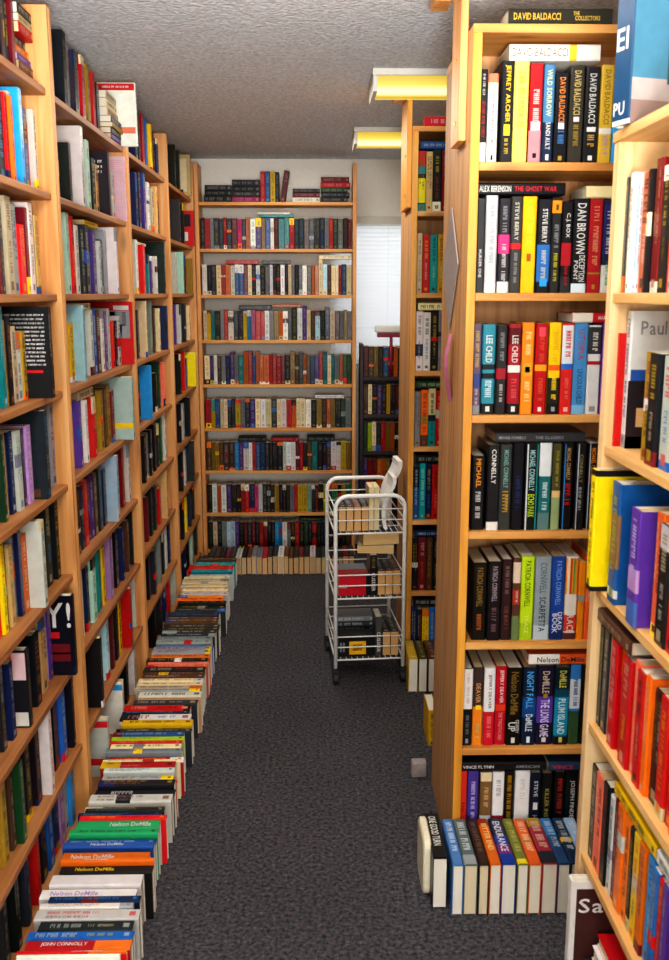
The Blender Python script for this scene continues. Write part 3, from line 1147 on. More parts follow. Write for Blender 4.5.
for i, (y, k, xl, xr, tx) in enumerate(FLOORL[:-1]):
    wdt = 0.138 + 0.004 * math.sin(i * 0.9)
    if k == 'o' and i < 20:
        wdt = 0.150
    s = solve(y, (-0.5, 0, wdt), 1, True)
    e = solve(FLOORL[i + 1][0], (-0.5, 0, wdt), 1, True)
    s = max(s, s_prev + 0.0008)
    if e - s < 0.008:
        e = s + 0.010
    # the white edges of the tails stand about where the aisle begins
    xr = -0.435 + R.uniform(-.02, .012)
    xl = max(xr - R.uniform(.22, .25), -0.688)
    n = max(1, int(round((e - s) / 0.034)))
    st = (e - s) / n
    for j in range(n):
        kk = k
        bands, scr = generic(k)
        if tx is not None:
            scr, bands = None, []
            if k == 'r' and tx:
                bands = [(0, .35, C('o'))]
        if j > 0:
            tx = None
            bands, scr = generic(k)
        add_book('hardcover_book', None, wdt - R.uniform(0, .004) - (R.random() < .15) * .012, xr - xl, st - 0.0012, UPL, Vector((xr, s + st * (j + .5), wdt)) if False else Vector((xr, s + st * (j + .5), 0)),
                 rowFL, base=k, colour=jit(C(k)), texts=tx or (), scrib=scr, bands=bands, gloss=R.random() < .3,
                 cover_marks=[(.3, .6, .06, .16, 'w')] if R.random() < .3 else None)
        o = BOOKS[-1]['o']
        bw = max(q.co.y for q in o.data.vertices)
        o.location.z = bw + 0.001
    s_prev = e

# ------------------------------------------------------------------ back bookcase books
BACKROWS = [
    'K r s K K r K m p K o w v d b w m t t r K K B K K n s r G K k m',
    'w k k c r o w b b m c k w k k w k k w k c k k K w K o o c i B c c r b c',
    'c y t K s r w K K y l p r r w s d o w k K w v c B i k n c B s d s',
    'c v w B s n v s t o r b o o o r r r m K d B K o B n v r t c t s o G G',
    'r y b c c k K y s n v c w c K c w r o c c w k d B o d K G s',
    'B d d B B B l v w w r b n K k k k w w w m r k B t k k B w w y d',
    'k w o w v k k r r n p w K K k d k k k s r y y e k m k L k g k y g',
    'k c k s i i v k m K m k r m k k l l w s k r k G k r k k b k m k k B',
]
for ri, spec in enumerate(BACKROWS):
    z = BACK_Z[ri + 1]
    row = Row(f'{SHELF_WORD[ri + 1]}, back bookcase', (0, BY + 0.03, z), (1, 0, 0), (0, -1, 0), 'paperback_book')
    ks = spec.split()
    a, b = BX0 + 0.03, BX1 - 0.028
    ws = [R.uniform(.75, 1.25) for _ in ks]
    f = (b - a) / sum(ws)
    s = a
    for j, (k, w_) in enumerate(zip(ks, ws)):
        H = R.uniform(0.168, 0.178)
        if ri == 1 and j in (28,):
            H = .205
        if ri == 2 and j in (20, 21, 22, 27):
            H = R.uniform(.185, .2)
        if ri == 3 and j in (6, 9, 10, 12, 20, 22, 27, 28):
            H = .192
        if ri == 7:
            H = R.uniform(.17, .178)
        bands, scr = generic(k)
        if ri == 1 and k == 'b' and j < 10:
            bands, scr = [(.72, 1, C('w'))], scr
        if ri == 4 and k == 'y':
            bands = [(0, .1, C('r')), (.88, 1, C('r'))] if j > 3 else [(.6, 1, C('t'))]
        if ri == 4 and k in 'cw':
            bands = []
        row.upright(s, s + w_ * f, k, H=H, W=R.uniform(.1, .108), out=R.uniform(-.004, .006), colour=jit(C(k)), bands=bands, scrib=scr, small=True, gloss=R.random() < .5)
        s += w_ * f
    # lying on the tops
    TOP = {0: [(-.33, 'w', .012, .19, 0), (-.32, 't', .017, .2, 1)], 1: [(-.52, 'r', .022, .19, 0), (-.31, 'k', .022, .17, 0), (.028, 'c', .024, .19, 0)], 2: [(-.45, 'k', .026, .19, 0), (-.25, 'o', .018, .17, 0)],
           4: [(.0, 'w', .02, .175, 0)], 5: [(-.47, 'k', .026, .17, 0), (-.27, 'r', .026, .17, 0), (-.05, 'k', .03, .17, 0)], 7: [(-.1, 'G', .022, .17, 0)]}.get(ri, [])
    zz = 0.2 if ri in (1,) else 0.179
    for (x, k, th, L, up_) in TOP:
        base = .179
        mx_ = 0.0
        for bk in BOOKS:
            if bk['row'] is row and not bk.get('lying'):
                ov = bk['o'].location.x
                if x - .02 < ov < x + L + .02:
                    mx_ = max(mx_, max(q.co.z for q in bk['o'].data.vertices))
        zq = mx_ + 0.001 + (0.0 if not (ri == 0 and k == 'w') else 0.0172)
        if zq + th > 0.242:
            continue
        row.lying(x, zq, L, th, k, W=.1, colour=jit(C(k)), scrib=(LETTER_FOR[k][0], LETTER_FOR[k][0], 1), small=True, gloss=True)
        BOOKS[-1]['lying'] = True

# top of the back bookcase
z = BACK_Z[0]
row = Row('top shelf, back bookcase', (0, BY + 0.03, z), (1, 0, 0), (0, -1, 0), 'paperback_book')
for x, lst in ((-.64, [('k', .036), ('k', .03), ('K', .03)]), (-.478, [('p', .032), ('K', .028), ('k', .03), ('K', .036)]),
               (.012 - .14, [('w', .028), ('m', .026), ('k', .022)]), (.038, [('k', .03), ('k', .026), ('G', .026), ('r', .03), ('m', .03)])):
    zz = 0
    for k, th in lst:
        L = R.uniform(.155, .172)
        if x < -.5:
            L = .155
        row.lying(x + R.uniform(0, .006), zz, min(L, BX1 - .026 - x - .006) if x > 0 else min(L, .158), th, k, W=.1, colour=jit(C(k)), out=R.uniform(-.005, .005), scrib=(LETTER_FOR[k][0], LETTER_FOR[k][0], 1), small=True)
        zz += th
x = -.312
for k, th, H in (('r', .027, .172), ('b', .03, .172), ('y', .03, .17), ('k', .022, .168)):
    row.upright(x, x + th, k, H=H, W=.104, colour=jit(C(k)), scrib=(LETTER_FOR[k][0], LETTER_FOR[k][0], 0), small=True)
    x += th
row.upright(x + .0015, x + .033, 'm', H=.176, W=.104, colour=jit(C('m')), scrib=('w', 'k', 0), small=True, lean=0.16)
BOOKS[-1]['o'].location += Vector((0.001, 0, 0.0028))

# floor in front of the back bookcase: spine up, pale tails to the aisle
rowFB = Row('floor before the back bookcase', (0, 0, 0), (1, 0, 0), (0, 0, 1), 'hardcover_book')
UPR = basis(VX_, -VZ_, VY_)      # x->+X, y->-Z, z->+Y
x = -.62
cols = 'K w B k m K w k B s k r K w k B K m k w k B'.split()
while x < 0.21:
    T = R.uniform(.026, .036)
    k = cols[int((x + .65) / .031) % len(cols)]
    wd = R.uniform(.105, .116)
    add_book('hardcover_book', None, wd, R.uniform(.2, .225), T - .001, UPR, Vector((x + T / 2, 5.235 + R.uniform(-.006, .008), wd + .0008)), rowFB, base=k, colour=jit(C(k)),
             scrib=(LETTER_FOR[k][0], LETTER_FOR[k][0], 0), small=True, gloss=True, pagec=R.choice(['d9b27c', 'cfa873', 'dcbb8a']))
    x += T

# ------------------------------------------------------------------ hardcovers on the stack right of the aisle
# (px0, px1, height share, base, bands, texts, art)
RIGHT = [
    ('A', 465, 4.316, [
        (50, 92, .92, 'k', [(0, .22, 'w')], [('~', 'w', .95, .72, .5), ('~', 'r', .66, .26, .6)], None),
        (95, 140, .88, 'w', [(.9, 1, 'f'), (.82, .9, 'c')], [('~', 'K', .78, .2, .35)], [(.03, .09, .35, .65, 'k')]),
        (150, 204, 1.0, 'k', [], [('JEFFREY ARCHER', 'f2c81c', .96, .40, .62), ('~', 'y', .24, .06, .4)], [(.27, .38, .2, .85, 'd8c828')]),
        (206, 270, 1.0, 'f0df6a', [], [('~', 'd', .9, .3, .55)], None),
        (275, 329, .98, 'r', [(0, .33, 'e88a90')], [('~', 'w', .74, .36, .62)], [(.33, .42, .0, 1, 'P'), (.05, .1, .3, .7, 'k')]),
        (335, 382, .97, '4d7ea6', [(0, .42, '1d2c44')], [('WILD SORROW', 'd8dc90', .95, .48, .66), ('SANDI AULT', 'w', .42, .14, .6)], [(.03, .09, .3, .7, 'w')]),
        (386, 442, .89, 'k', [], [('DAVID BALDACCI', 'e0863a', .95, .46, .6), ('~', '4a86c8', .36, .16, .6)], [(.38, .45, .2, .8, 'e8e8f0'), (.03, .08, .3, .7, 'd')]),
        (448, 510, .96, '38352c', [], [('DAVID BALDACCI', 'c8b070', .95, .50, .6), ('~', 'd', .40, .1, .45)], [(.43, .48, .25, .75, 'P')]),
        (515, 576, .95, '232325', [], [('DAVID BALDACCI', 'w', .93, .42, .62), ('~', 'd9a84a', .30, .12, .6)], [(.33, .38, .1, .9, 'w'), (.03, .08, .3, .7, 'w')]),
        (580, 636, .97, 'd8b23a', [(.3, .36, 'w')], [('DAVID BALDACCI', '8a6a20', .95, .40, .55), ('~', 'x', .28, .06, .5)], None),
        (638, 690, .52, 'l', [], [('~', 'w', .9, .3, .5)], None)]),
    ('B', 465, 4.316, [
        (46, 82, .96, '2c2c30', [(0, .2, 'K')], [('MURDER ONE', 'w', .55, .08, .5)], None),
        (85, 136, .99, 'c9c9c9', [(0, .1, 'e4e4e4')], [('~', 's', .9, .3, .5)], None),
        (140, 191, .96, '26222a', [(.42, .62, 'p'), (0, .12, 'w')], [('~', 's', .92, .62, .5), ('~', 'w', .52, .12, .45)], None),
        (193, 241, .98, '3a3937', [(.46, .52, 'r')], [('STEVE BERRY', 'c9c6b8', .94, .55, .5), ('~', 's', .42, .1, .4)], None),
        (243, 303, .98, 'f5bd18', [], [('~', 'f0d040', .9, .5, .5)], [(.33, .41, .3, .7, 'a85a10')]),
        (308, 365, .95, '20232a', [(.12, .52, '2f6fb4'), (0, .12, 'k')], [('STEVE BERRY', 'w', .9, .54, .5), ('~', 'w', .46, .12, .45)], [(.07, .15, .2, .9, 'l')]),
        (368, 411, .97, '2a2a2a', [(.84, .97, 'f0941c')], [('~', 's', .72, .46, .6), ('~', 'd9d020', .42, .1, .5)], [(.87, .93, .3, .7, 'B')]),
        (413, 458, .93, '1b1b1d', [(.3, .55, 'a8202a'), (0, .18, 'K')], [('C.J. BOX', 'w', .92, .56, .66), ('~', 'r', .3, .06, .4)], None),
        (461, 526, .96, '1d1f24', [(0, .1, 'd4e4ee')], [('DAN BROWN', 'w', .95, .42, .74), ('DECEPTION', 'w', .40, .12, .5, .15), ('POINT', 'w', .36, .12, .34, -.25)], None),
        (530, 588, .96, 'b0222a', [(.2, .22, 'd')], [('~', 'e0a878', .92, .26, .5)], [(.04, .09, .35, .65, 'd')]),
        (591, 642, .95, '22284a', [(.42, .95, '2a2f66'), (0, .3, 'w')], [('~', 'w', .88, .4, .6), ('~', '38c050', .34, .06, .4)], None)]),
    ('C', 460, 4.316, [
        (46, 88, .98, '6a5a70', [(.3, .45, '3a4a90'), (0, .1, 's')], [('~', 'e2b860', .92, .5, .6), ('~', 'P', .28, .1, .5)], None),
        (92, 150, .97, '2f8a9c', [(.5, .56, '16181c'), (.4, .46, '16181c'), (0, .12, '1a1c20')], [('LEE CHILD', 'w', .88, .58, .62), ('~', 'e6f0f0', .38, .13, .6)], [(.03, .09, .3, .7, 'w')]),
        (153, 199, .96, '2a282a', [(.4, .52, 'a02030')], [('~', 's', .92, .56, .5), ('~', 'w', .34, .12, .4)], None),
        (203, 258, .97, 'a01a28', [(.78, .96, '5a1018'), (.47, .55, 'ece6de'), (0, .12, 'k')], [('LEE CHILD', 'w', .88, .58, .62), ('~', 'e06060', .4, .14, .55)], [(.03, .09, .3, .7, 'w')]),
        (262, 315, .99, 'ee8c1e', [], [('~', 'f8d8a0', .9, .6, .55), ('~', 'f8d8a0', .36, .1, .55)], [(.42, .56, .05, .95, 'd8a030'), (.46, .52, .25, .75, '5a3a18')]),
        (320, 373, .98, 'b5161e', [(.48, .55, 'f09a20')], [('~', 'd85838', .86, .56, .5), ('~', 'd86030', .4, .14, .5)], [(.86, .96, .15, .85, 'e05060'), (.03, .08, .3, .7, 'w')]),
        (379, 431, .99, 'f0c418', [(.12, .40, '2a2a20'), (0, .12, 'k'), (.48, .54, 'e86020')], [('~', 'd8a810', .9, .56, .5), ('~', 'e0c020', .4, .14, .5)], [(.03, .08, .3, .7, 's')]),
        (433, 483, .98, 'd02a28', [(.56, .98, 'd8dce0'), (.5, .56, '2a6ac0')], [('~', 'r', .92, .6, .55), ('~', 'e88070', .4, .14, .4)], [(.03, .08, .25, .75, 'e8b0a0')]),
        (485, 545, .98, '4a8ec4', [(0, .1, '7ab2d8')], [('UTOPIA', 'a84858', .94, .60, .58), ('LINCOLN CHILD', '28507c', .5, .12, .5)], None),
        (546, 602, .96, 'dddddc', [(.56, .6, 'b01828'), (.68, .98, '3c3c40')], [('~', 'w', .92, .70, .5)], [(.03, .09, .2, .8, 's')]),
        (606, 640, .98, '7a48b4', [(0, .25, '9a3a9c')], [('~', 'w', .62, .1, .5)], None)]),
    ('D', 455, 4.316, [
        (70, 126, .82, '17171a', [], [('MICHAEL', 'e8961c', .96, .58, .5), ('~', 'w', .52, .14, .5)], None),
        (135, 187, .94, '1e1e20', [(0, .1, 'w')], [('CONNELLY', 'e4e0d8', .95, .55, .5)], None),
        (189, 241, .94, '3a3d38', [], [('MICHAEL CONNELLY', '7ab0ac', .94, .5, .5), ('~', 'e0a82c', .46, .18, .6)], None),
        (243, 292, .96, '18181e', [], [('~', '2a3a7a', .62, .22, .5)], None),
        (296, 356, .95, '17191c', [], [('MICHAEL CONNELLY', '9fc8c8', .93, .46, .5), ('ECHO PARK', 'b8dc20', .42, .15, .6)], [(.0, 1, .9, 1.0, 't'), (.0, 1, .0, .14, 'c8d0d0')]),
        (358, 411, .96, '1e6a6c', [(.62, 1, 'd8dcdc'), (0, .2, '5a7a78')], [('~', 'e8e8e8', .55, .2, .5)], None),
        (415, 452, .95, '4a4828', [(0, .4, '8ea070'), (.38, .46, 'T')], [('~', 'b0a040', .92, .5, .5)], None),
        (460, 507, .95, '18181a', [(.28, .56, 'k')], [('MICHAEL CONNELLY', 'c09a60', .95, .58, .5), ('~', 'e01a20', .54, .26, .66)], [(0, 1, 0, .12, '2a88c8')]),
        (515, 557, .95, '1c1c1e', [], [('CONNELLY', '9a8a5a', .88, .55, .5), ('~', 'c8c8c8', .5, .2, .45)], [(0, 1, 0, .16, 'b8c4d0')]),
        (566, 612, .95, '161618', [], [('MICHAEL CONNELLY', 'e8860c', .95, .52, .55), ('THE OVERLOOK', 'b8b8b8', .48, .14, .45)], [(0, 1, 0, .12, 'b8c4d0')]),
        (614, 650, .94, 'k', [], [('~', 'w', .9, .5, .5)], None)]),
    ('E', 450, 4.316, [
        (94, 156, .90, '16130f', [], [('PATRICIA CORNWELL', '8a6c28', .94, .44, .52), ('~', 'c86a30', .34, .1, .4)], None),
        (159, 216, .92, '1a1518', [], [('PATRICIA CORNWELL', 'a89aa0', .94, .50, .5), ('~', '8a6064', .42, .1, .45)], None),
        (219, 263, .94, '33201f', [], [('~', '8a7070', .92, .55, .5), ('~', '8a4a40', .42, .1, .5)], None),
        (266, 300, .96, '5c3a2c', [(.7, .95, 'd8c0a8'), (.44, .62, 'a83a28'), (0, .3, '6a7a50')], [('~', 'w', .6, .46, .4)], None),
        (302, 359, .97, 'b9d61c', [(0, .2, 'a2c018')], [('PATRICIA CORNWELL', '3a4a10', .95, .40, .55), ('TRACE', 'e0e070', .3, .08, .4)], None),
        (362, 431, .97, '8c979c', [(0, .18, 'b0bac0')], [('CORNWELL', '55626a', .93, .56, .5), ('SCARPETTA', '20282e', .52, .1, .5)], None),
        (433, 491, .97, '1d4694', [(0, .12, '16306a')], [('PATRICIA CORNWELL', '7ea2dc', .95, .42, .5), ('BOOK', 'w', .32, .08, .5, -.16), ('DEAD', 'w', .36, .1, .4, .22)], None),
        (493, 547, .97, 'e2d8cc', [(.55, .98, 'e8902c'), (.1, .3, 'c83c28'), (0, .08, '5a3030')], [('TRACE', 'w', .36, .08, .7)], [(.55, .98, .0, .25, 'e8d8b8'), (.55, .98, .6, .8, '6a9a3c'), (.55, .98, .28, .5, 'd04020')]),
        (549, 578, .91, 'ee8a1a', [(.5, .57, 's')], [('~', 'e0a030', .44, .1, .5)], None),
        (580, 622, .98, 'e8622a', [(.45, .98, 'e87848')], [('~', 'w', .94, .5, .6), ('~', 'c83a18', .36, .1, .5)], None)]),
    ('F', 445, 4.316, [
        (64, 116, .92, '1c1c1e', [(.48, 1, 'e6e2dc')], [('~', 'P', .94, .54, .4), ('~', '8a8a8a', .4, .14, .45)], [(.03, .09, .3, .7, 's')]),
        (118, 162, .93, '40302a', [(0, .5, 'e88420')], [('DEAVER', 'd8a070', .8, .55, .6), ('~', 'f0d080', .28, .08, .5)], [(.46, .52, .2, .9, 'y')]),
        (164, 212, .93, 'e4e0de', [(0, .44, 'c81a2c')], [('JEFFERY DEAVER', 'K', .92, .48, .45), ('~', 'e86060', .38, .1, .5)], None),
        (214, 262, .94, 'b81426', [(.44, .52, 'd84020')], [('JEFFERY DEAVER', 'f0d8d8', .96, .54, .55), ('THE TWELFTH CARD', 'e89090', .42, .06, .45)], None),
        (263, 327, .93, '17130f', [], [('Nelson DeMille', '8a6c2c', .95, .40, .62), ('UP', 'w', .30, .18, .6, -.12), ('COUNTRY', 'w', .33, .16, .3, .26)], [(.03, .1, .35, .65, 'w')]),
        (331, 391, .93, '13233c', [(.36, .62, '1c4a84')], [('NIGHT FALL', '5ab0e8', .95, .48, .62), ('DeMILLE', 'e0f0f8', .40, .18, .6)], [(.03, .11, .35, .65, 'e0f0f8')]),
        (393, 466, .94, '221a34', [(.28, .62, '5a3a9a')], [('DeMILLE', 'c8b8a0', .94, .66, .5), ('THE LIONS GAME', 'e4d8f4', .58, .10, .62)], [(.03, .09, .35, .65, 'w'), (.6, .65, .35, .65, 'd')]),
        (470, 532, .93, '0f4c62', [(.72, 1, '15282c'), (.12, .62, '1c90b0'), (0, .1, 'k')], [('DeMILLE', 'd8d060', .96, .74, .6), ('PLUM ISLAND', 'e4f4f8', .60, .14, .62)], [(.03, .1, .35, .65, 'd8d060')]),
        (535, 581, .96, '3a5c3a', [(.42, 1, '3a86d0'), (.45, .82, 'dfe6ec')], [('~', '3060b0', .82, .46, .5)], None),
        (583, 622, .95, '1c1810', [], [('~', 'e8b020', .94, .56, .55), ('~', 'e8a020', .5, .05, .55)], None)]),
    ('G', 415, 3.717, [
        (158, 189, .96, 'd83424', [], [('RAIN', '5a1410', .74, .3, .66)], None),
        (191, 233, .96, '4a3a8c', [], [('~', 'd8d0f0', .86, .34, .45)], None),
        (238, 281, .95, '7a5c38', [(.3, .42, 'd8e0e4'), (0, .25, '2a2018'), (.88, 1, 'c')], [('~', 'T', .8, .5, .5)], None),
        (283, 326, .95, 'e8e4e4', [(.25, .42, 'a01838'), (0, .12, 'k')], [('~', 's', .9, .6, .5)], None),
        (328, 362, .96, '1a1712', [], [('~', 'd8a01c', .94, .34, .62)], None),
        (366, 421, .96, 'e6e4e2', [], [('~', 'c8c8c8', .9, .6, .4)], None),
        (424, 462, .93, '161c30', [(0, .12, '2848a0')], [('STEVE', 'w', .92, .66, .5), ('HIGH', 'a8b8e0', .44, .2, .62)], [(.5, .6, .2, .8, 'w')]),
        (465, 505, .92, '14140f', [], [('KILLER INSTINCT', 'a89a50', .80, .14, .5)], None),
        (512, 550, .94, '16120f', [], [('~', 'd83024', .92, .42, .6)], None),
        (553, 602, .95, '16181c', [(0, .28, '88b0d8')], [('JOSEPH FINDER', 'w', .9, .3, .5)], None)]),
]
RW = {'A': 'top shelf', 'B': 'second shelf down', 'C': 'third shelf down', 'D': 'fourth shelf down', 'E': 'fifth shelf down', 'F': 'sixth shelf down', 'G': 'bottom shelf'}
SPY = NY + 0.022
HARD_FULL = {'A': .236, 'B': .240, 'C': .238, 'D': .244, 'E': .242, 'F': .246, 'G': .24}
right_rows = {}
for (rk, ox, sc, lst), z in zip(RIGHT, STACK_Z):
    row = Row(f'{RW[rk]}, honey hardcover stack', (0, SPY, z), (1, 0, 0), (0, -1, 0), 'hardcover_book')
    right_rows[rk] = row
    prev = 0.382 + 0.0235
    items = list(lst)
    hmax = 0
    for (a, b, hs, base, bands, texts, art) in items:
        x0 = solve(ox + a / sc, (0, SPY, z + .1), 0)
        x1 = solve(ox + b / sc, (0, SPY, z + .1), 0)
        x0 = max(x0, prev + .0006)
        prev = x1
        H = HARD_FULL[rk] * hs
        hmax = max(hmax, H)
        # nearest palette word
        c = C(base)
        nm = min(PAL.values(), key=lambda v: sum((p_ - q_) ** 2 for p_, q_ in zip(hexc(v[0]), c)))[1]
        o = row.upright(x0, x1, 'k', H=H, W=.158, out=R.uniform(-.003, .003), colour=c, bands=bands, texts=texts, art=art, gloss=True, cname=nm)
        if texts:
            tc_ = C(texts[0][1])
            BOOKS[-1]['desc'] = 'with ' + min(PAL.values(), key=lambda v: sum((p_ - q_) ** 2 for p_, q_ in zip(hexc(v[0]), tc_)))[1] + ' lettering'
        BOOKS[-1]['h'] = H


def lie(rk, px0, px1, base, th, texts, bands=(), cname=None, W=.16, on=None, lift=0.0):
    row = right_rows[rk]
    z = row.O.z
    zs_ = 0
    x0 = solve(px0, (0, SPY, z + .25), 0)
    x1 = solve(px1, (0, SPY, z + .25), 0)
    x0 = max(x0, 0.4062)
    if on is None:
        for bk in BOOKS:
            if bk['row'] is row and bk.get('h') and bk['o'].location.x + .02 > x0 and bk['o'].location.x - .02 < x1:
                zs_ = max(zs_, bk['h'])
    else:
        zs_ = on
    c = C(base)
    row.lying(x0, zs_ + .001 + lift, x1 - x0, th, 'k', W=W, colour=c, texts=texts, bands=bands, gloss=True, cname=cname)
    BOOKS[-1]['lying'] = True


lie('A', 509, 600, 'e8e2da', .038, [('DAVID BALDACCI', '7c664c', .97, .36, .66)], cname='white', bands=[(.26, .34, 'e0b838')])
lie('B', 476, 565, '17171a', .030, [('ALEX BERENSON', 'w', .98, .62, .66), ('THE GHOST WAR', 'c8283a', .58, .10, .55)], cname='black')
lie('B', 586, 640, 'f0e0a8', .030, [], cname='cream')
lie('C', 572, 640, 'c01c2a', .026, [('MARY HIGGINS CLARK', 'f4e4e4', .62, .06, .5)], bands=[(.70, 1, 'e0d8c8')], cname='red')
lie('D', 495, 585, '38393d', .026, [('MICHAEL CONNELLY', 'a8a8a8', .96, .66, .4), ('THE CLOSERS', 's', .6, .2, .4)], cname='dark grey')
lie('F', 528, 590, 'e8622a', .030, [('Nelson DeMille', '3a3030', .86, .10, .66)], bands=[(.5, 1, 'f0ece4')], cname='orange')
lie('G', 458, 546, '1c1a1c', .026, [('VINCE FLYNN', 'e0d8d8', .98, .62, .5), ('AMERICAN', 's', .36, .08, .5)], cname='black')
lie('G', 549, 585, '28405c', .026, [('VINCE', 'c83048', .95, .3, .7)], cname='navy')
# on the very top of the stack
row = Row('top board of honey hardcover stack', (0, NY + .01, 2.2305), (1, 0, 0), (0, -1, 0), 'hardcover_book')
x0, x1 = solve(508, (0, NY + .01, 2.24), 0), solve(612, (0, NY + .01, 2.24), 0)
row.lying(x0, 0, x1 - x0, .036, 'k', W=.16, colour=C('2a281c'), texts=[('DAVID BALDACCI', 'd8b040', .95, .5, .55), ('THE', 'd8b040', .38, .32, .3, .2), ('COLLECTORS', 'd8b040', .36, .12, .36, -.1)], gloss=True, cname='black')

# floor before the right stack
rowFR = Row('floor before the honey hardcover stack', (0, 0, 0), (1, 0, 0), (0, 0, 1), 'hardcover_book')
FR = [(75, 130, '1a1b1a', 'ONE GOOD TURN', 'e8e8e0', 'black', .17, .06, []), (137, 178, '4a78b0', '~', 'd8e4f0', 'blue', .165, 0, []), (180, 230, '5a6c6a', '~', 'e0e0e0', 'grey green', .165, 0, [(0, .2, 's')]),
      (235, 272, '3a2a24', '~', '8a6a50', 'brown', .165, .0, []), (276, 317, 'dd6c1c', 'BITTER END', 'f4d890', 'orange', .168, .0, [(.85, 1, 'a03010')]), (320, 373, '20409a', 'ENDURANCE', 'e8e8f4', 'blue', .17, 0, [(.6, 1, '20263c'), (.2, .4, '803070')]),
      (378, 418, '7a8038', '~', 'd0c060', 'olive green', .165, 0, [(0, .1, 'e8d028')]), (421, 467, 'e06428', '~', 'f8d0b0', 'orange', .162, 0, [(.45, .55, 'c08030')]), (470, 526, 'a03040', '~', 'e8c8b0', 'red', .17, 0, [(0, .25, '2a3038'), (.8, 1, 'd')]),
      (528, 572, '2a4a70', '~', 'd0e0e8', 'navy', .165, 0, [(.6, 1, '3a78b0')]), (575, 620, '18304c', '~', 'e8e4d8', 'dark blue', .168, 0, [(.45, .55, 'e8b820')]), (622, 668, '9ab8d8', '~', 'w', 'pale blue', .168, 0, [])]
prev = -9
for (a, b, c, s_, tc_, nm, wd, dy, bands) in FR:
    x0 = solve(415 + a / 3.717, (0, 2.18, .08), 0)
    x1 = solve(415 + b / 3.717, (0, 2.18, .08), 0)
    x0 = max(x0, prev + .0008)
    prev = x1
    wd = wd * .93
    if wd > .149:
        wd = .149 + (wd - .149) * .3
    add_book('hardcover_book', None, wd, .212, x1 - x0 - .0005, UPR, Vector(((x0 + x1) / 2, 2.183 + dy * .5, wd + .0008)), rowFR, colour=C(c), texts=[(s_, tc_, .92, .25, .66)], bands=bands, gloss=True, cname=nm, hard=True,
             pagec=R.choice(['ece2cc', 'efe7d6', 'e4d3b0']))
    BOOKS[-1]['desc'] = None
    if dy:
        BOOKS[-1]['o'].location.x -= .004
# cream slab leaning at the end of that row
m = MB()
prof = []
w2, h2, r_ = .075, .165, .03
for cx, cz, a0 in ((w2 - r_, h2 - r_, 0), (-w2 + r_, h2 - r_, 90), (-w2 + r_, r_, 180), (w2 - r_, r_, 270)):
    for k in range(6):
        an = math.radians(a0 + 18 * k)
        prof.append((cx + r_ * math.cos(an), cz + r_ * math.sin(an)))
n = len(prof)
v = []
for x, ins in ((-.011, .006), (-.007, 0), (.007, 0), (.011, .006)):
    for y, zq in prof:
        f_ = 1 - ins / .08
        v.append((x, y * f_, h2 / 2 + (zq - h2 / 2) * f_))
f = []
for j in range(3):
    for i in range(n):
        f.append((j * n + i, j * n + (i + 1) % n, (j + 1) * n + (i + 1) % n, (j + 1) * n + i))
f.append(tuple(range(n))[::-1]); f.append(tuple(3 * n + i for i in range(n)))
m.mesh(v, f)
o = m.build('bookend', CREAMP, smooth=False)
o.location = (0.296, 2.335, .0005)
tag(o, 'cream rounded plastic bookend at the aisle end of the floor row of hardcovers', 'bookend')

# peeking out behind the stack at floor level
q = at(428.5, 746, 2, 0.0)
rowY = Row('floor behind the honey hardcover stack', (0, 0, 0), (1, 0, 0), (0, -1, 0), 'hardcover_book')
add_book('hardcover_book', None, .15, .135, .03, basis(VX_, VY_, VZ_), Vector((q.x + .011, max(q.y, 2.9), .0008)), rowY, base='y', colour=C('d8a818'), scrib=('k', 'k', 0))
BOOKS[-1]['lab'] = 'yellow book on the floor peeking out behind the honey hardcover stack'
q = at(420, 778, 2, 0.0)
m = MB()
m.box((-.028, 0, 0), (.022, .035, .055), bev=.006)
m.box((-.018, -.004, .018), (.012, .0005, .042), bev=.0015)
o = m.build('floor_box', GREYP)
o.location = (min(q.x, .348), q.y, .0006)
tag(o, 'small grey plastic box on the carpet against the side of the hardcover stack', 'box')

# ------------------------------------------------------------------ far stack
FAR = ['k7 T6 k8 m6 B8 K7', 'c5 r7 t7 d6 K7 m8', 'w7 w7 k7 s6 k7 w7', 's6 o7 t7 r7 n7 k7', 'b6 t6 n6 r7 k7 m7', 'k6 m8 B6 k6 r7 K7', 'n6 k5 y7 b6 k6 k6']
FBANDS = {(0, 0): [(.75, 1, 'r'), (.62, .75, 't'), (.14, .55, 'e8d820'), (0, .12, 't')], (3, 1): [(.4, .55, 'd'), (0, .2, 'B')], (3, 2): [(.55, 1, 'd8c890'), (.44, .54, 'k')], (2, 0): [(.25, .45, 'K')], (4, 0): [(.6, 1, 'k')], (6, 2): [(.85, 1, 'o')]}
for ri, (spec, z) in enumerate(zip(FAR, STACK_Z)):
    row = Row(f'{["top", "second", "third", "fourth", "fifth", "sixth", "lowest"][ri]} shelf, far stack behind cart', (0, FY + .022, z), (1, 0, 0), (0, -1, 0), 'hardcover_book')
    x = .382 + .0245
    hm = 0
    for j, (k, w_, hf, bf) in enumerate(parse(spec)):
        T = w_ * .0044 + .0
        H = R.uniform(.222, .24)
        hm = max(hm, H)
        bands, scr = generic(k)
        bands = FBANDS.get((ri, j), bands if R.random() < .5 else [])
        row.upright(x, x + T, k, H=H, W=.155, out=R.uniform(-.004, .004), colour=jit(C(k)), bands=bands, scrib=scr, gloss=True)
        x += T
    fl = {0: ('b', .03), 2: ('c', .03), 3: ('G', .03), 4: ('k', .035), 5: ('n', .028), 6: ('k', .032)}.get(ri)
    if fl:
        row.lying(.415, hm + .001, .165, fl[1], fl[0], W=.15, colour=jit(C(fl[0])), scrib=(LETTER_FOR[fl[0]][0],) * 2 + (1,), gloss=True)
row = Row('top board of far stack behind cart', (0, FY + .01, 2.2305), (1, 0, 0), (0, -1, 0), 'hardcover_book')
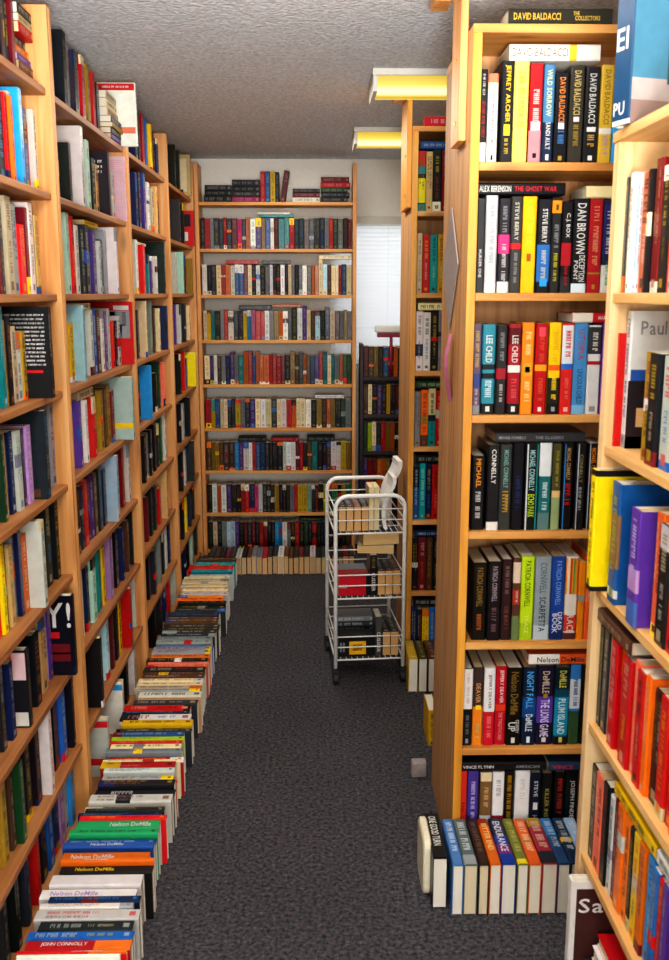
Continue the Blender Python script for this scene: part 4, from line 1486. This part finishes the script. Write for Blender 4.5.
row.lying(.425, 0, .23, .036, 'r', W=.15, colour=C('b81838'), scrib=('w', 'w', 1), gloss=True)
rowFF = Row('floor before the far stack', (0, 0, 0), (1, 0, 0), (0, 0, 1), 'hardcover_book')
for a, b, k in ((400.5, 409.5, 'y'), (410.5, 419, 'd'), (420, 430.5, 'B'), (431.5, 441, 'r')):
    x0, x1 = solve(a + 7.5, (0, 3.59, .08), 0), solve(b + 7.5, (0, 3.59, .08), 0)
    add_book('hardcover_book', None, .15, .195, x1 - x0, UPR, Vector(((x0 + x1) / 2, 3.585, .151)), rowFF, base=k, colour=C({'y': 'd9b01c', 'd': '4c4a20', 'B': '5a2c18', 'r': '8a2430'}[k]), cname={'y': 'yellow', 'd': 'olive', 'B': 'brown', 'r': 'dark red'}[k], scrib=('w', 'c', 0), gloss=True, pagec='ece4d4')

# ------------------------------------------------------------------ dark case paperbacks
DARK = ['m B d k b r o k K', 'B c k v k y k m o', 'G L c K r d o k r', 'v r m o o d k K n']
for ri, spec in enumerate(DARK):
    z = DARK_Z[ri]
    row = Row(f'{["top", "second", "third", "fourth"][ri]} shelf, dark bookcase below window', (0, DY + .022, z), (1, 0, 0), (0, -1, 0), 'paperback_book')
    x = DX0 + .022
    for k in spec.split():
        T = R.uniform(.024, .032)
        bands, scr = generic(k)
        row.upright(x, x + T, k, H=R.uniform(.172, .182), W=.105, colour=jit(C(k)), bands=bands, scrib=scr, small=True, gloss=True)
        x += T

# short T-handled squeegee standing on the dark case's top shelf
sqx = solve(390.5, (0, DY + .006, 1.25), 0)
r = empty('window_squeegee', (sqx, DY + .008, 1.1055), 'T-shaped tool with red handle and white head, standing on dark bookcase below window', 'squeegee')
m = MB(); m.tube([(0, 0, 0.0), (0.0, 0, .235)], .0095, 12); m.build('handle', REDP, r, True)
m = MB(); m.box((-.085, -.016, .2352), (.075, .016, .262), bev=.006); m.build('crossbar', REDP, r)
m = MB(); m.box((-.098, -.02, .2622), (.09, .02, .306), bev=.012); m.build('white_head', WHITEP, r)

# ------------------------------------------------------------------ near right case
NXS = NX + 0.022
NEAR = [
    (1, 'K3 G2.5 w4 i3 w4 f8 k3 m7 k8 r7 w6 k8 n9', [], 170),
    (2, 'r2 w26^ d7_ k10_ w12_ k7_ s6_ k8 w9 r8', [], 0),
    (3, 'y20^ b22^ v14 o7 k10 r9 n9', [], 0),
    (4, 'k4 K5 c4 r6 r6 r8 f6 r7 o5 k9 r8 r7 o8 r7 b9', [], 0),
    (5, 'k5 f7 k5 w4 m4 o6 o5 k4 y6 o6 l8 b6 r5 v5 p9 n8 r9', [], 0),
]
NPX = {1: 619, 2: 613, 3: 598, 4: 598, 5: 588}
for (ri, spec, _, _) in NEAR:
    z = NEAR_Z[ri]
    row = Row(f'{["", "upper", "second", "third", "fourth", "fifth"][ri]} shelf, pale case nearest right', (NXS, 0, z), (0, -1, 0), (-1, 0, 0), 'hardcover_book')
    px = NPX[ri]
    prev = NYE - .031
    clear = NEAR_Z[ri - 1] - NEAR_Z[ri] - .024
    tops = []
    for j, (k, w_, hf, bf) in enumerate(parse(spec)):
        s = solve(px, (NXS, 0, z + .1), 1)
        e = solve(px + w_, (NXS, 0, z + .1), 1)
        px += w_
        T = max(min(s - e, .05), .010)
        s = min(s, prev)
        e = s - T
        H = {0: R.uniform(.222, .24), 1: clear - .012, -1: R.uniform(.2, .21)}[hf]
        outp = R.uniform(-.003, .01)
        W = .155
        mk = None
        bands, scr = generic(k)
        texts, art = (), None
        if (ri, k, int(w_)) == (2, 'w', 26):
            T = .03; e = s - T; outp = -.01; W = .2
            mk = None
        if (ri, k) == (3, 'y'):
            T = .035; e = s - T; outp = .042; W = .21; H = .262; bands = [(0, .04, C('k'), 1), (.95, 1, C('k'), 1)]; scr = ('k', 'k', 0)
        if (ri, k) == (3, 'b'):
            bands = [(.3, .75, C('8a6a48')), (.05, .12, C('w'))]; H = .25; outp = .02
        if (ri, k) == (3, 'v'):
            bands = [(0, .22, C('4a6ab0')), (.3, .5, C('x'))]; texts = [('~', 'c8b8f0', .92, .3, .5)]; scr = None; outp = .025
        if e < .93:
            break
        # spine frame: x local runs along u; book centre at -(s+e)/2 along u
        row.upright(-s, -e, k, H=H, W=W, out=outp, colour=jit(C(k)), bands=bands, scrib=scr, texts=texts, gloss=True, hard=True)
        o = BOOKS[-1]['o']
        tops.append((s, e, H))
        prev = e
        px = max(px, 334 + F * ((M.transposed() @ (Vector((NXS, e, z + .1)) - EYE))[0] / -(M.transposed() @ (Vector((NXS, e, z + .1)) - EYE))[2]))
    if ri == 5:
        hm = max(t[2] for t in tops)
        s = tops[4][0]
        row.lying(-s, hm + .001, .24, .028, 'y', W=.15, out=.004, colour=C('f0c010'), scrib=('k', 'k', 1), gloss=True)
        row.lying(-s + .245, hm + .001, .2, .028, 'w', W=.15, out=.004, colour=C('w'), scrib=('k', 'k', 1), gloss=True)
    if ri == 4:
        hm = max(t[2] for t in tops)
        s = tops[0][0]
        row.lying(-s + .002, hm + .001, .21, .03, 'K', W=.15, out=.012, colour=C('5a3a30'), scrib=('c', 'c', 1), gloss=True, cname='brown')

# large white paperback on the second shelf: its front shows above the shorter ones (authored as covers facing the viewer)
for bk in BOOKS:
    if bk['row'].where.startswith('second shelf, pale') and bk['col'] == 'white':
        o = bk['o']
        me = o.data
        m = MB()
        xs = max(q.co.x for q in me.vertices) + .0005
        H = max(q.co.z for q in me.vertices)
        Wd = max(q.co.y for q in me.vertices)
        put_text(m, 'Paul Auster', (xs, .02, H * .83), (0, 1, 0), (0, 0, 1), Wd - .04, H * .1, C('8a8a8a'))
        for a in ((.0, 1, .0, .5, '2a2024'), (.02, .3, .5, .58, '2c5aa8'), (.1, .3, .16, .3, 'T'), (.0, .3, .0, .09, 'e0a030')):
            m.face([(xs - .0002 + .0002 * (a[0] > 0), a[0] * Wd, a[2] * H), (xs - .0002 + .0002 * (a[0] > 0), a[1] * Wd, a[2] * H), (xs - .0002 + .0002 * (a[0] > 0), a[1] * Wd, a[3] * H), (xs - .0002 + .0002 * (a[0] > 0), a[0] * Wd, a[3] * H)], C(a[4]))
        m.build('front_cover_print', COVER, o)
        bk['lab'] = 'tall white softcover with dark photo front, behind shorter books, pale case nearest right'
        break

# big blue book standing on top of the near case
row = Row('top of pale case nearest right', (NX, 0, 1.9155), (0, -1, 0), (-1, 0, 0), 'hardcover_book')
o = row.upright(-1.92, -1.862, 'b', H=.30, W=.215, out=.018, colour=C('1f4668'), hard=True, gloss=True, cname='blue', bands=[(0, .03, C('d8d4c8'))])
m = MB()
xs = .0315 + .0004
put_text(m, 'EI', (-.022, -.0005, .135), (1, 0, 0), (0, 0, 1), .036, .04, C('w'))
put_text(m, 'PU', (-.022, -.0005, .018), (1, 0, 0), (0, 0, 1), .034, .024, C('w'))
for a in ((.0, 1, .0, .14, '8a746c'), (0, 1, .14, .27, 'a89c98'), (0, 1, .27, 1, '48788f'), (.36, .85, .24, .5, '33504e'), (.44, .8, .42, .62, '33504e'), (.2, .6, .9, .97, 'c88a60')):
    dx = .0 if a[0] == 0 else .0003
    m.face([(xs + dx, a[0] * .215, a[2] * .3), (xs + dx, a[1] * .215, a[2] * .3), (xs + dx, a[1] * .215, a[3] * .3), (xs + dx, a[0] * .215, a[3] * .3)], C(a[4]))
m.build('front_cover_print', GLOSSY, o)
o.rotation_mode = 'XYZ'
o.rotation_euler.z += math.radians(17)
BOOKS[-1]['lab'] = 'large blue art book with tree on its front, on top of the pale bookcase'

# the books under the lowest board of the near case
row = Row('floor below pale case nearest right', (0, 0, 0), (1, 0, 0), (0, -1, 0), 'hardcover_book')
o = add_book('hardcover_book', None, .25, .272, .03, basis(Vector((0, -1, 0)), Vector((1, 0, 0)), VZ_), Vector((.572, 1.895, .0315)), row, base='B', colour=C('e8e2dc'), hard=True, gloss=True, cname='white')
m = MB()
e_ = .0154
m.face([(e_, .012, .012), (e_, .24, .012), (e_, .24, .255), (e_, .012, .255)], C('4a2622'))
put_text(m, 'Sac', (e_ + .0004, .018, .195), (0, 1, 0), (0, 0, 1), .085, .036, C('f0ece8'), fill=False)
m.build('front_cover_print', COVER, o)
BOOKS[-1]['lab'] = 'large brown-fronted book with white border, standing under the pale bookcase nearest right'
zz = .0312
for i, (k, th, dx) in enumerate((('k', .03, 0), ('w', .035, .012), ('K', .03, .004), ('w', .034, .02), ('r', .028, .03))):
    L = .2
    add_book('hardcover_book', None, .15, L, th - .001, basis(VZ_, Vector((1, 0, 0)) if False else VY_, -VX_), Vector((.60 + dx + L, 1.71, zz + th / 2)), row, base=k, colour=jit(C(k)), scrib=('c', 'c', 1), gloss=True)
    zz += th

# ------------------------------------------------------------------ wire cart
cx0, cx1, cy0, cy1 = .066, .348, 3.69, 4.075
r = empty('book_cart', ((cx0 + cx1) / 2, (cy0 + cy1) / 2, 0), 'white wire three-tier cart on casters holding paperbacks beside the far stack', 'cart')
cart = r
lx, ly = r.location.x, r.location.y


def L3(x, y, z):
    return (x - lx, y - ly, z)


for y in (cy0, cy1):
    pts = []
    zt, rr = .80, .05
    pts.append((cx0, y, .07)); pts.append((cx0, y, zt - rr))
    for k in range(1, 6):
        an = math.radians(180 - 18 * k)
        pts.append((cx0 + rr + rr * math.cos(an), y, zt - rr + rr * math.sin(an)))
    for k in range(0, 6):
        an = math.radians(90 - 18 * k)
        pts.append((cx1 - rr + rr * math.cos(an), y, zt - rr + rr * math.sin(an)))
    pts.append((cx1, y, .07))
    m = MB(); m.tube([L3(*q) for q in pts], .0085, 10); m.build('end_frame', METAL, r, True)
for zb in (.645, .37, .105):
    m = MB()
    for dz in (0, .055, .10):
        for y in (cy0, cy1):
            m.tube([L3(cx0, y, zb + dz), L3(cx1, y, zb + dz)], .0028 if dz else .004, 6)
        for x in (cx0, cx1):
            m.tube([L3(x, cy0, zb + dz), L3(x, cy1, zb + dz)], .0028 if dz else .004, 6)
    k = 0
    for i in range(1, 12):
        x = cx0 + (cx1 - cx0) * i / 12
        m.tube([L3(x, cy0, zb), L3(x, cy1, zb)], .0016, 5)
    for y in (cy0 + .12, cy0 + .25):
        m.tube([L3(cx0, y, zb), L3(cx1, y, zb)], .003, 6)
    m.build('wire_basket', METAL, r, True)
for x in (cx0, cx1):
    for y in (cy0, cy1):
        m = MB()
        m.tube([L3(x - .009, y, .026), L3(x + .009, y, .026)], .0255, 16)
        c_ = m.build('caster', BLACKP, r)
        m = MB()
        m.box(L3(x - .014, y - .016, .030), L3(x + .014, y + .016, .066), bev=.003)
        m.box(L3(x - .006, y - .006, .064), L3(x + .006, y + .006, .075))
        m.build('caster_fork', BLACKP, c_)
# books in the cart
cart_first = len(BOOKS)
cart_mags = []
row = Row('top basket of the white cart', (0, 0, 0), (1, 0, 0), (0, 0, 1), 'paperback_book')
x = cx0 + .014
for k in ('k', 'K', 'B', 'k'):
    T = .03
    add_book('paperback_book', None, .104, .17, T - .001, UPR, Vector((x + T / 2, cy0 + .014, .652 + .104)), row, base=k, colour=jit(C(k)), scrib=('w', 'c', 1), gloss=True, pagec='d5a870', cname={'k': 'black', 'K': 'dark grey', 'B': 'brown'}[k])
    x += T + .001
for k in ('c', 'w'):
    T = .02
    add_book('paperback_book', None, .11, .178, T, basis(VX_, VY_, VZ_) if False else basis(-VX_, -VY_, VZ_), Vector((x + T / 2, cy0 + .13, .6525)), row, base=k, colour=jit(C(k)), pagec='e4cf9e')
    x += T + .002


def bent(x, y, z, h, T, Wd, lean, label, c):
    m = MB()
    n = 10
    pr = []
    for i in range(n + 1):
        t = i / n
        pr.append((lean * t ** 1.5 - .03 * math.sin(t * math.pi * .9) * 1.0 - (.028 * max(0, t - .85) / .15), t * h))
    L_ = [(q[0], q[1]) for q in pr]
    Rr = [(q[0] + T, q[1]) for q in pr]
    for i in range(n):
        for y0_, y1_, fl in ((0, Wd, 0),):
            m.face([(L_[i][0], y1_, L_[i][1]), (L_[i][0], y0_, L_[i][1]), (L_[i + 1][0], y0_, L_[i + 1][1]), (L_[i + 1][0], y1_, L_[i + 1][1])], c)
            m.face([(Rr[i][0], y0_, Rr[i][1]), (Rr[i][0], y1_, Rr[i][1]), (Rr[i + 1][0], y1_, Rr[i + 1][1]), (Rr[i + 1][0], y0_, Rr[i + 1][1])], c)
            m.face([(L_[i][0], y0_, L_[i][1]), (Rr[i][0], y0_, Rr[i][1]), (Rr[i + 1][0], y0_, Rr[i + 1][1]), (L_[i + 1][0], y0_, L_[i + 1][1])], C('f2efe8'), 1)
            m.face([(Rr[i][0], y1_, Rr[i][1]), (L_[i][0], y1_, L_[i][1]), (L_[i + 1][0], y1_, L_[i + 1][1]), (Rr[i + 1][0], y1_, Rr[i + 1][1])], C('f2efe8'), 1)
    m.face([(L_[n][0], 0, h), (Rr[n][0], 0, h), (Rr[n][0], Wd, h), (L_[n][0], Wd, h)], C('f2efe8'), 1)
    m.face([(L_[0][0], Wd, 0), (Rr[0][0], Wd, 0), (Rr[0][0], 0, 0), (L_[0][0], 0, 0)], C('f2efe8'), 1)
    o = m.build('magazine', [COVER, PAGES])
    cart_mags.append(o)
    o.location = (x, y, z)
    tag(o, label, 'magazine', 'magazines curling in the top basket of the white cart')


bent(.268, cy0 + .03, .6525, .215, .016, .13, .07, 'bent white magazine in the cart top basket, shorter of two', C('d8d4cc'))
bent(.298, cy0 + .175, .6525, .255, .02, .14, .085, 'bent white magazine curling tallest out of the cart top basket', C('e8e6e0'))

row = Row('middle basket of the white cart', (0, 0, 0), (1, 0, 0), (0, -1, 0), 'paperback_book')
FL = basis(VZ_, VY_, -VX_)
zz = .378
add_book('paperback_book', None, .105, .128, .082, basis(VX_, VY_, VZ_) if False else FL, Vector((cx0 + .014 + .128, cy0 + .012, zz + .041)), row, base='r', colour=C('b8182a'), hard=False, gloss=True, texts=[('CUSSLER', 'w', .98, .72, .5)], bands=[(0, .12, C('k'))], cname='red')
for i, k in enumerate(('K', 'm', 's')):
    th = .024
    add_book('paperback_book', None, .105, .135, th - .001, FL, Vector((cx0 + .012 + .135, cy0 + .135, zz + th * i + th / 2)), row, base=k, colour=jit(C(k)), scrib=('w', 'c', 1), gloss=True)
x = cx0 + .158
add_book('paperback_book', None, .106, .17, .028, basis(VX_, VY_, VZ_), Vector((x, cy0 + .014, zz)), row, base='k', colour=C('1a1a1c'), texts=[('CUSSLER', 'w', .56, .1, .6), ('~', 'd', .95, .62, .5)], gloss=True, cname='black')
x += .017
for k in ('K', 'k', 'B'):
    T = .032
    add_book('paperback_book', None, .104, .17, T - .001, UPR, Vector((x + T / 2, cy0 + .014, zz + .105)), row, base=k, colour=jit(C(k)), scrib=('w', 'c', 1), gloss=True, pagec='d2a368')
    x += T
for i, (k, th) in enumerate((('c', .03), ('n', .05))):
    L = .15
    add_book('paperback_book', None, .105, L, th - .001, Matrix.Rotation(math.radians(-9 + 14 * i), 3, 'Z') @ basis(VZ_, -VY_, VX_), Vector((cx0 + .11, cy0 + .145 + i * .004, zz + .172 - .062 * 0 + (.03 if i else 0) * 1.0 + th / 2 + .001)), row, base=k, colour=jit(C(k)), scrib=('w', 'w', 1), gloss=True, pagec='d8b47c')
row = Row('bottom basket of the white cart', (0, 0, 0), (1, 0, 0), (0, -1, 0), 'paperback_book')
zz = .113
add_book('paperback_book', None, .105, .155, .085, FL, Vector((cx0 + .012 + .155, cy0 + .012, zz + .0425)), row, base='k', colour=C('1c1c1c'), hard=False, gloss=True, art=[(.25, .7, .1, .8, 'e0a818'), (.35, .6, .3, .65, '1c1c1c')], texts=[('~', 's', .95, .76, .5)], cname='black')
for i, k in enumerate(('k', 'K', 'G', 'k', 'K', 's')):
    th = .022
    add_book('paperback_book', None, .105, .165, th - .001, FL, Vector((cx0 + .012 + .165, cy0 + .135, zz + th * i + th / 2)), row, base=k, colour=jit(C(k)), scrib=('w', 'c', 1), gloss=True)
x = cx0 + .182
add_book('paperback_book', None, .106, .17, .026, basis(VX_, VY_, VZ_), Vector((x, cy0 + .014, zz)), row, base='K', colour=C('4a4a44'), texts=[('CUSSLER', 'w', .62, .08, .6)], gloss=True)
x += .016
for k in ('k', 'K'):
    T = .034
    add_book('paperback_book', None, .104, .17, T - .001, UPR, Vector((x + T / 2, cy0 + .014, zz + .105)), row, base=k, colour=jit(C(k)), scrib=('w', 'c', 1), gloss=True, pagec='d2a368')
    x += T

bpy.context.view_layer.update()
turn = Matrix.Translation((cart.location.x, cart.location.y, 0)) @ Matrix.Rotation(math.radians(4.4), 4, 'Z') @ Matrix.Translation((-cart.location.x, -cart.location.y, 0))
for o in [cart] + cart_mags + [bk['o'] for bk in BOOKS[cart_first:]]:
    o.matrix_world = turn @ o.matrix_world

# ------------------------------------------------------------------ labels of the books
ORD = ['', 'first', 'second', 'third', 'fourth', 'fifth', 'sixth', 'seventh', 'eighth', 'ninth', 'tenth', 'eleventh', 'twelfth', 'thirteenth', 'fourteenth', 'fifteenth', 'sixteenth']
rows = {}
for bk in BOOKS:
    rows.setdefault(bk['row'].where, []).append(bk)
for where, lst in rows.items():
    byc = {}
    for bk in lst:
        byc.setdefault((bk['col'], bool(bk.get('lying')), bk['kind']), []).append(bk)
    first = lst[0]['row']
    along = 'from the front' if where.startswith('floor row by left') else 'from left'
    for (c, ly_, kd), l in byc.items():
        vert = where.startswith('floor row by left')
        for i, bk in enumerate(l):
            word = KINDW[kd]
            shape = 'flat ' if ly_ else ''
            if bk.get('lab'):
                lab = bk['lab']
            elif len(l) == 1:
                lab = f'{shape}{c} {word}, only {shape}{c} one, {where}'
                if bk.get('desc') and len(f'{shape}{c} {word} {bk["desc"]}, only {c} one, {where}'.split()) <= 16:
                    lab = f'{shape}{c} {word} {bk["desc"]}, only {c} one, {where}'
            else:
                lab = f'{shape}{c} {word}, {ORD[i + 1]} {c} one {along}, {where}'
            w = lab.split()
            if len(w) > 16:
                lab = lab.replace(' one from', ' from').replace('the ', '')
            bk['o']['label'] = lab
            bk['o']['category'] = 'book'
            bk['o']['group'] = first.group

# ------------------------------------------------------------------ light
def area(name, loc, target, size, size_y, energy, colour, spread=None):
    l = bpy.data.lights.new(name, 'AREA')
    l.shape = 'RECTANGLE'
    l.size, l.size_y, l.energy, l.color = size, size_y, energy, colour
    if spread:
        l.spread = math.radians(spread)
    o = bpy.data.objects.new(name, l)
    link(o)
    o.location = loc
    o.rotation_euler = (Vector(target) - Vector(loc)).to_track_quat('-Z', 'Y').to_euler()
    return o


area('storefront daylight', (0.3, -5.2, 1.75), (0, 3, 1.2), 3.0, 1.8, 235, (1.0, 0.97, 0.93))
area('camera flash', (0.12, -0.05, 1.82), (-0.05, 3, 1.2), 0.22, 0.16, 6, (1.0, 0.96, 0.9))
area('aisle fluorescents', (-0.05, 1.5, CZ - 0.03), (-0.05, 1.5, 0), 0.35, 2.4, 18, (1.0, 0.95, 0.86))
area('window daylight', (0.68, WB + 0.5, 1.7), (0.68, WB, 1.6), 1.3, 1.1, 16, (1.0, 0.99, 0.96))
area('ceiling fill', (0.1, -0.35, 1.35), (0.0, 0.95, CZ), 0.6, 0.6, 46, (1.0, 0.98, 0.95), 72)  # unseen uplight added only to brighten the ceiling
area('rear fluorescents', (-0.1, 4.4, CZ - 0.03), (-0.1, 4.4, 0), 0.3, 1.8, 20, (1.0, 0.96, 0.88))
w = bpy.data.worlds.new('world')
scene.world = w
w.use_nodes = True
bg = w.node_tree.nodes['Background']
bg.inputs['Color'].default_value = (0.9, 0.93, 1.0, 1)
bg.inputs['Strength'].default_value = 0.36
scene.view_settings.view_transform = 'Standard'
try:
    scene.view_settings.look = 'Medium High Contrast'
except TypeError:
    scene.view_settings.look = 'None'
    print('NOLOOK')
scene.view_settings.exposure = -0.14
scene.cycles.max_bounces = 6
scene.cycles.use_denoising = True
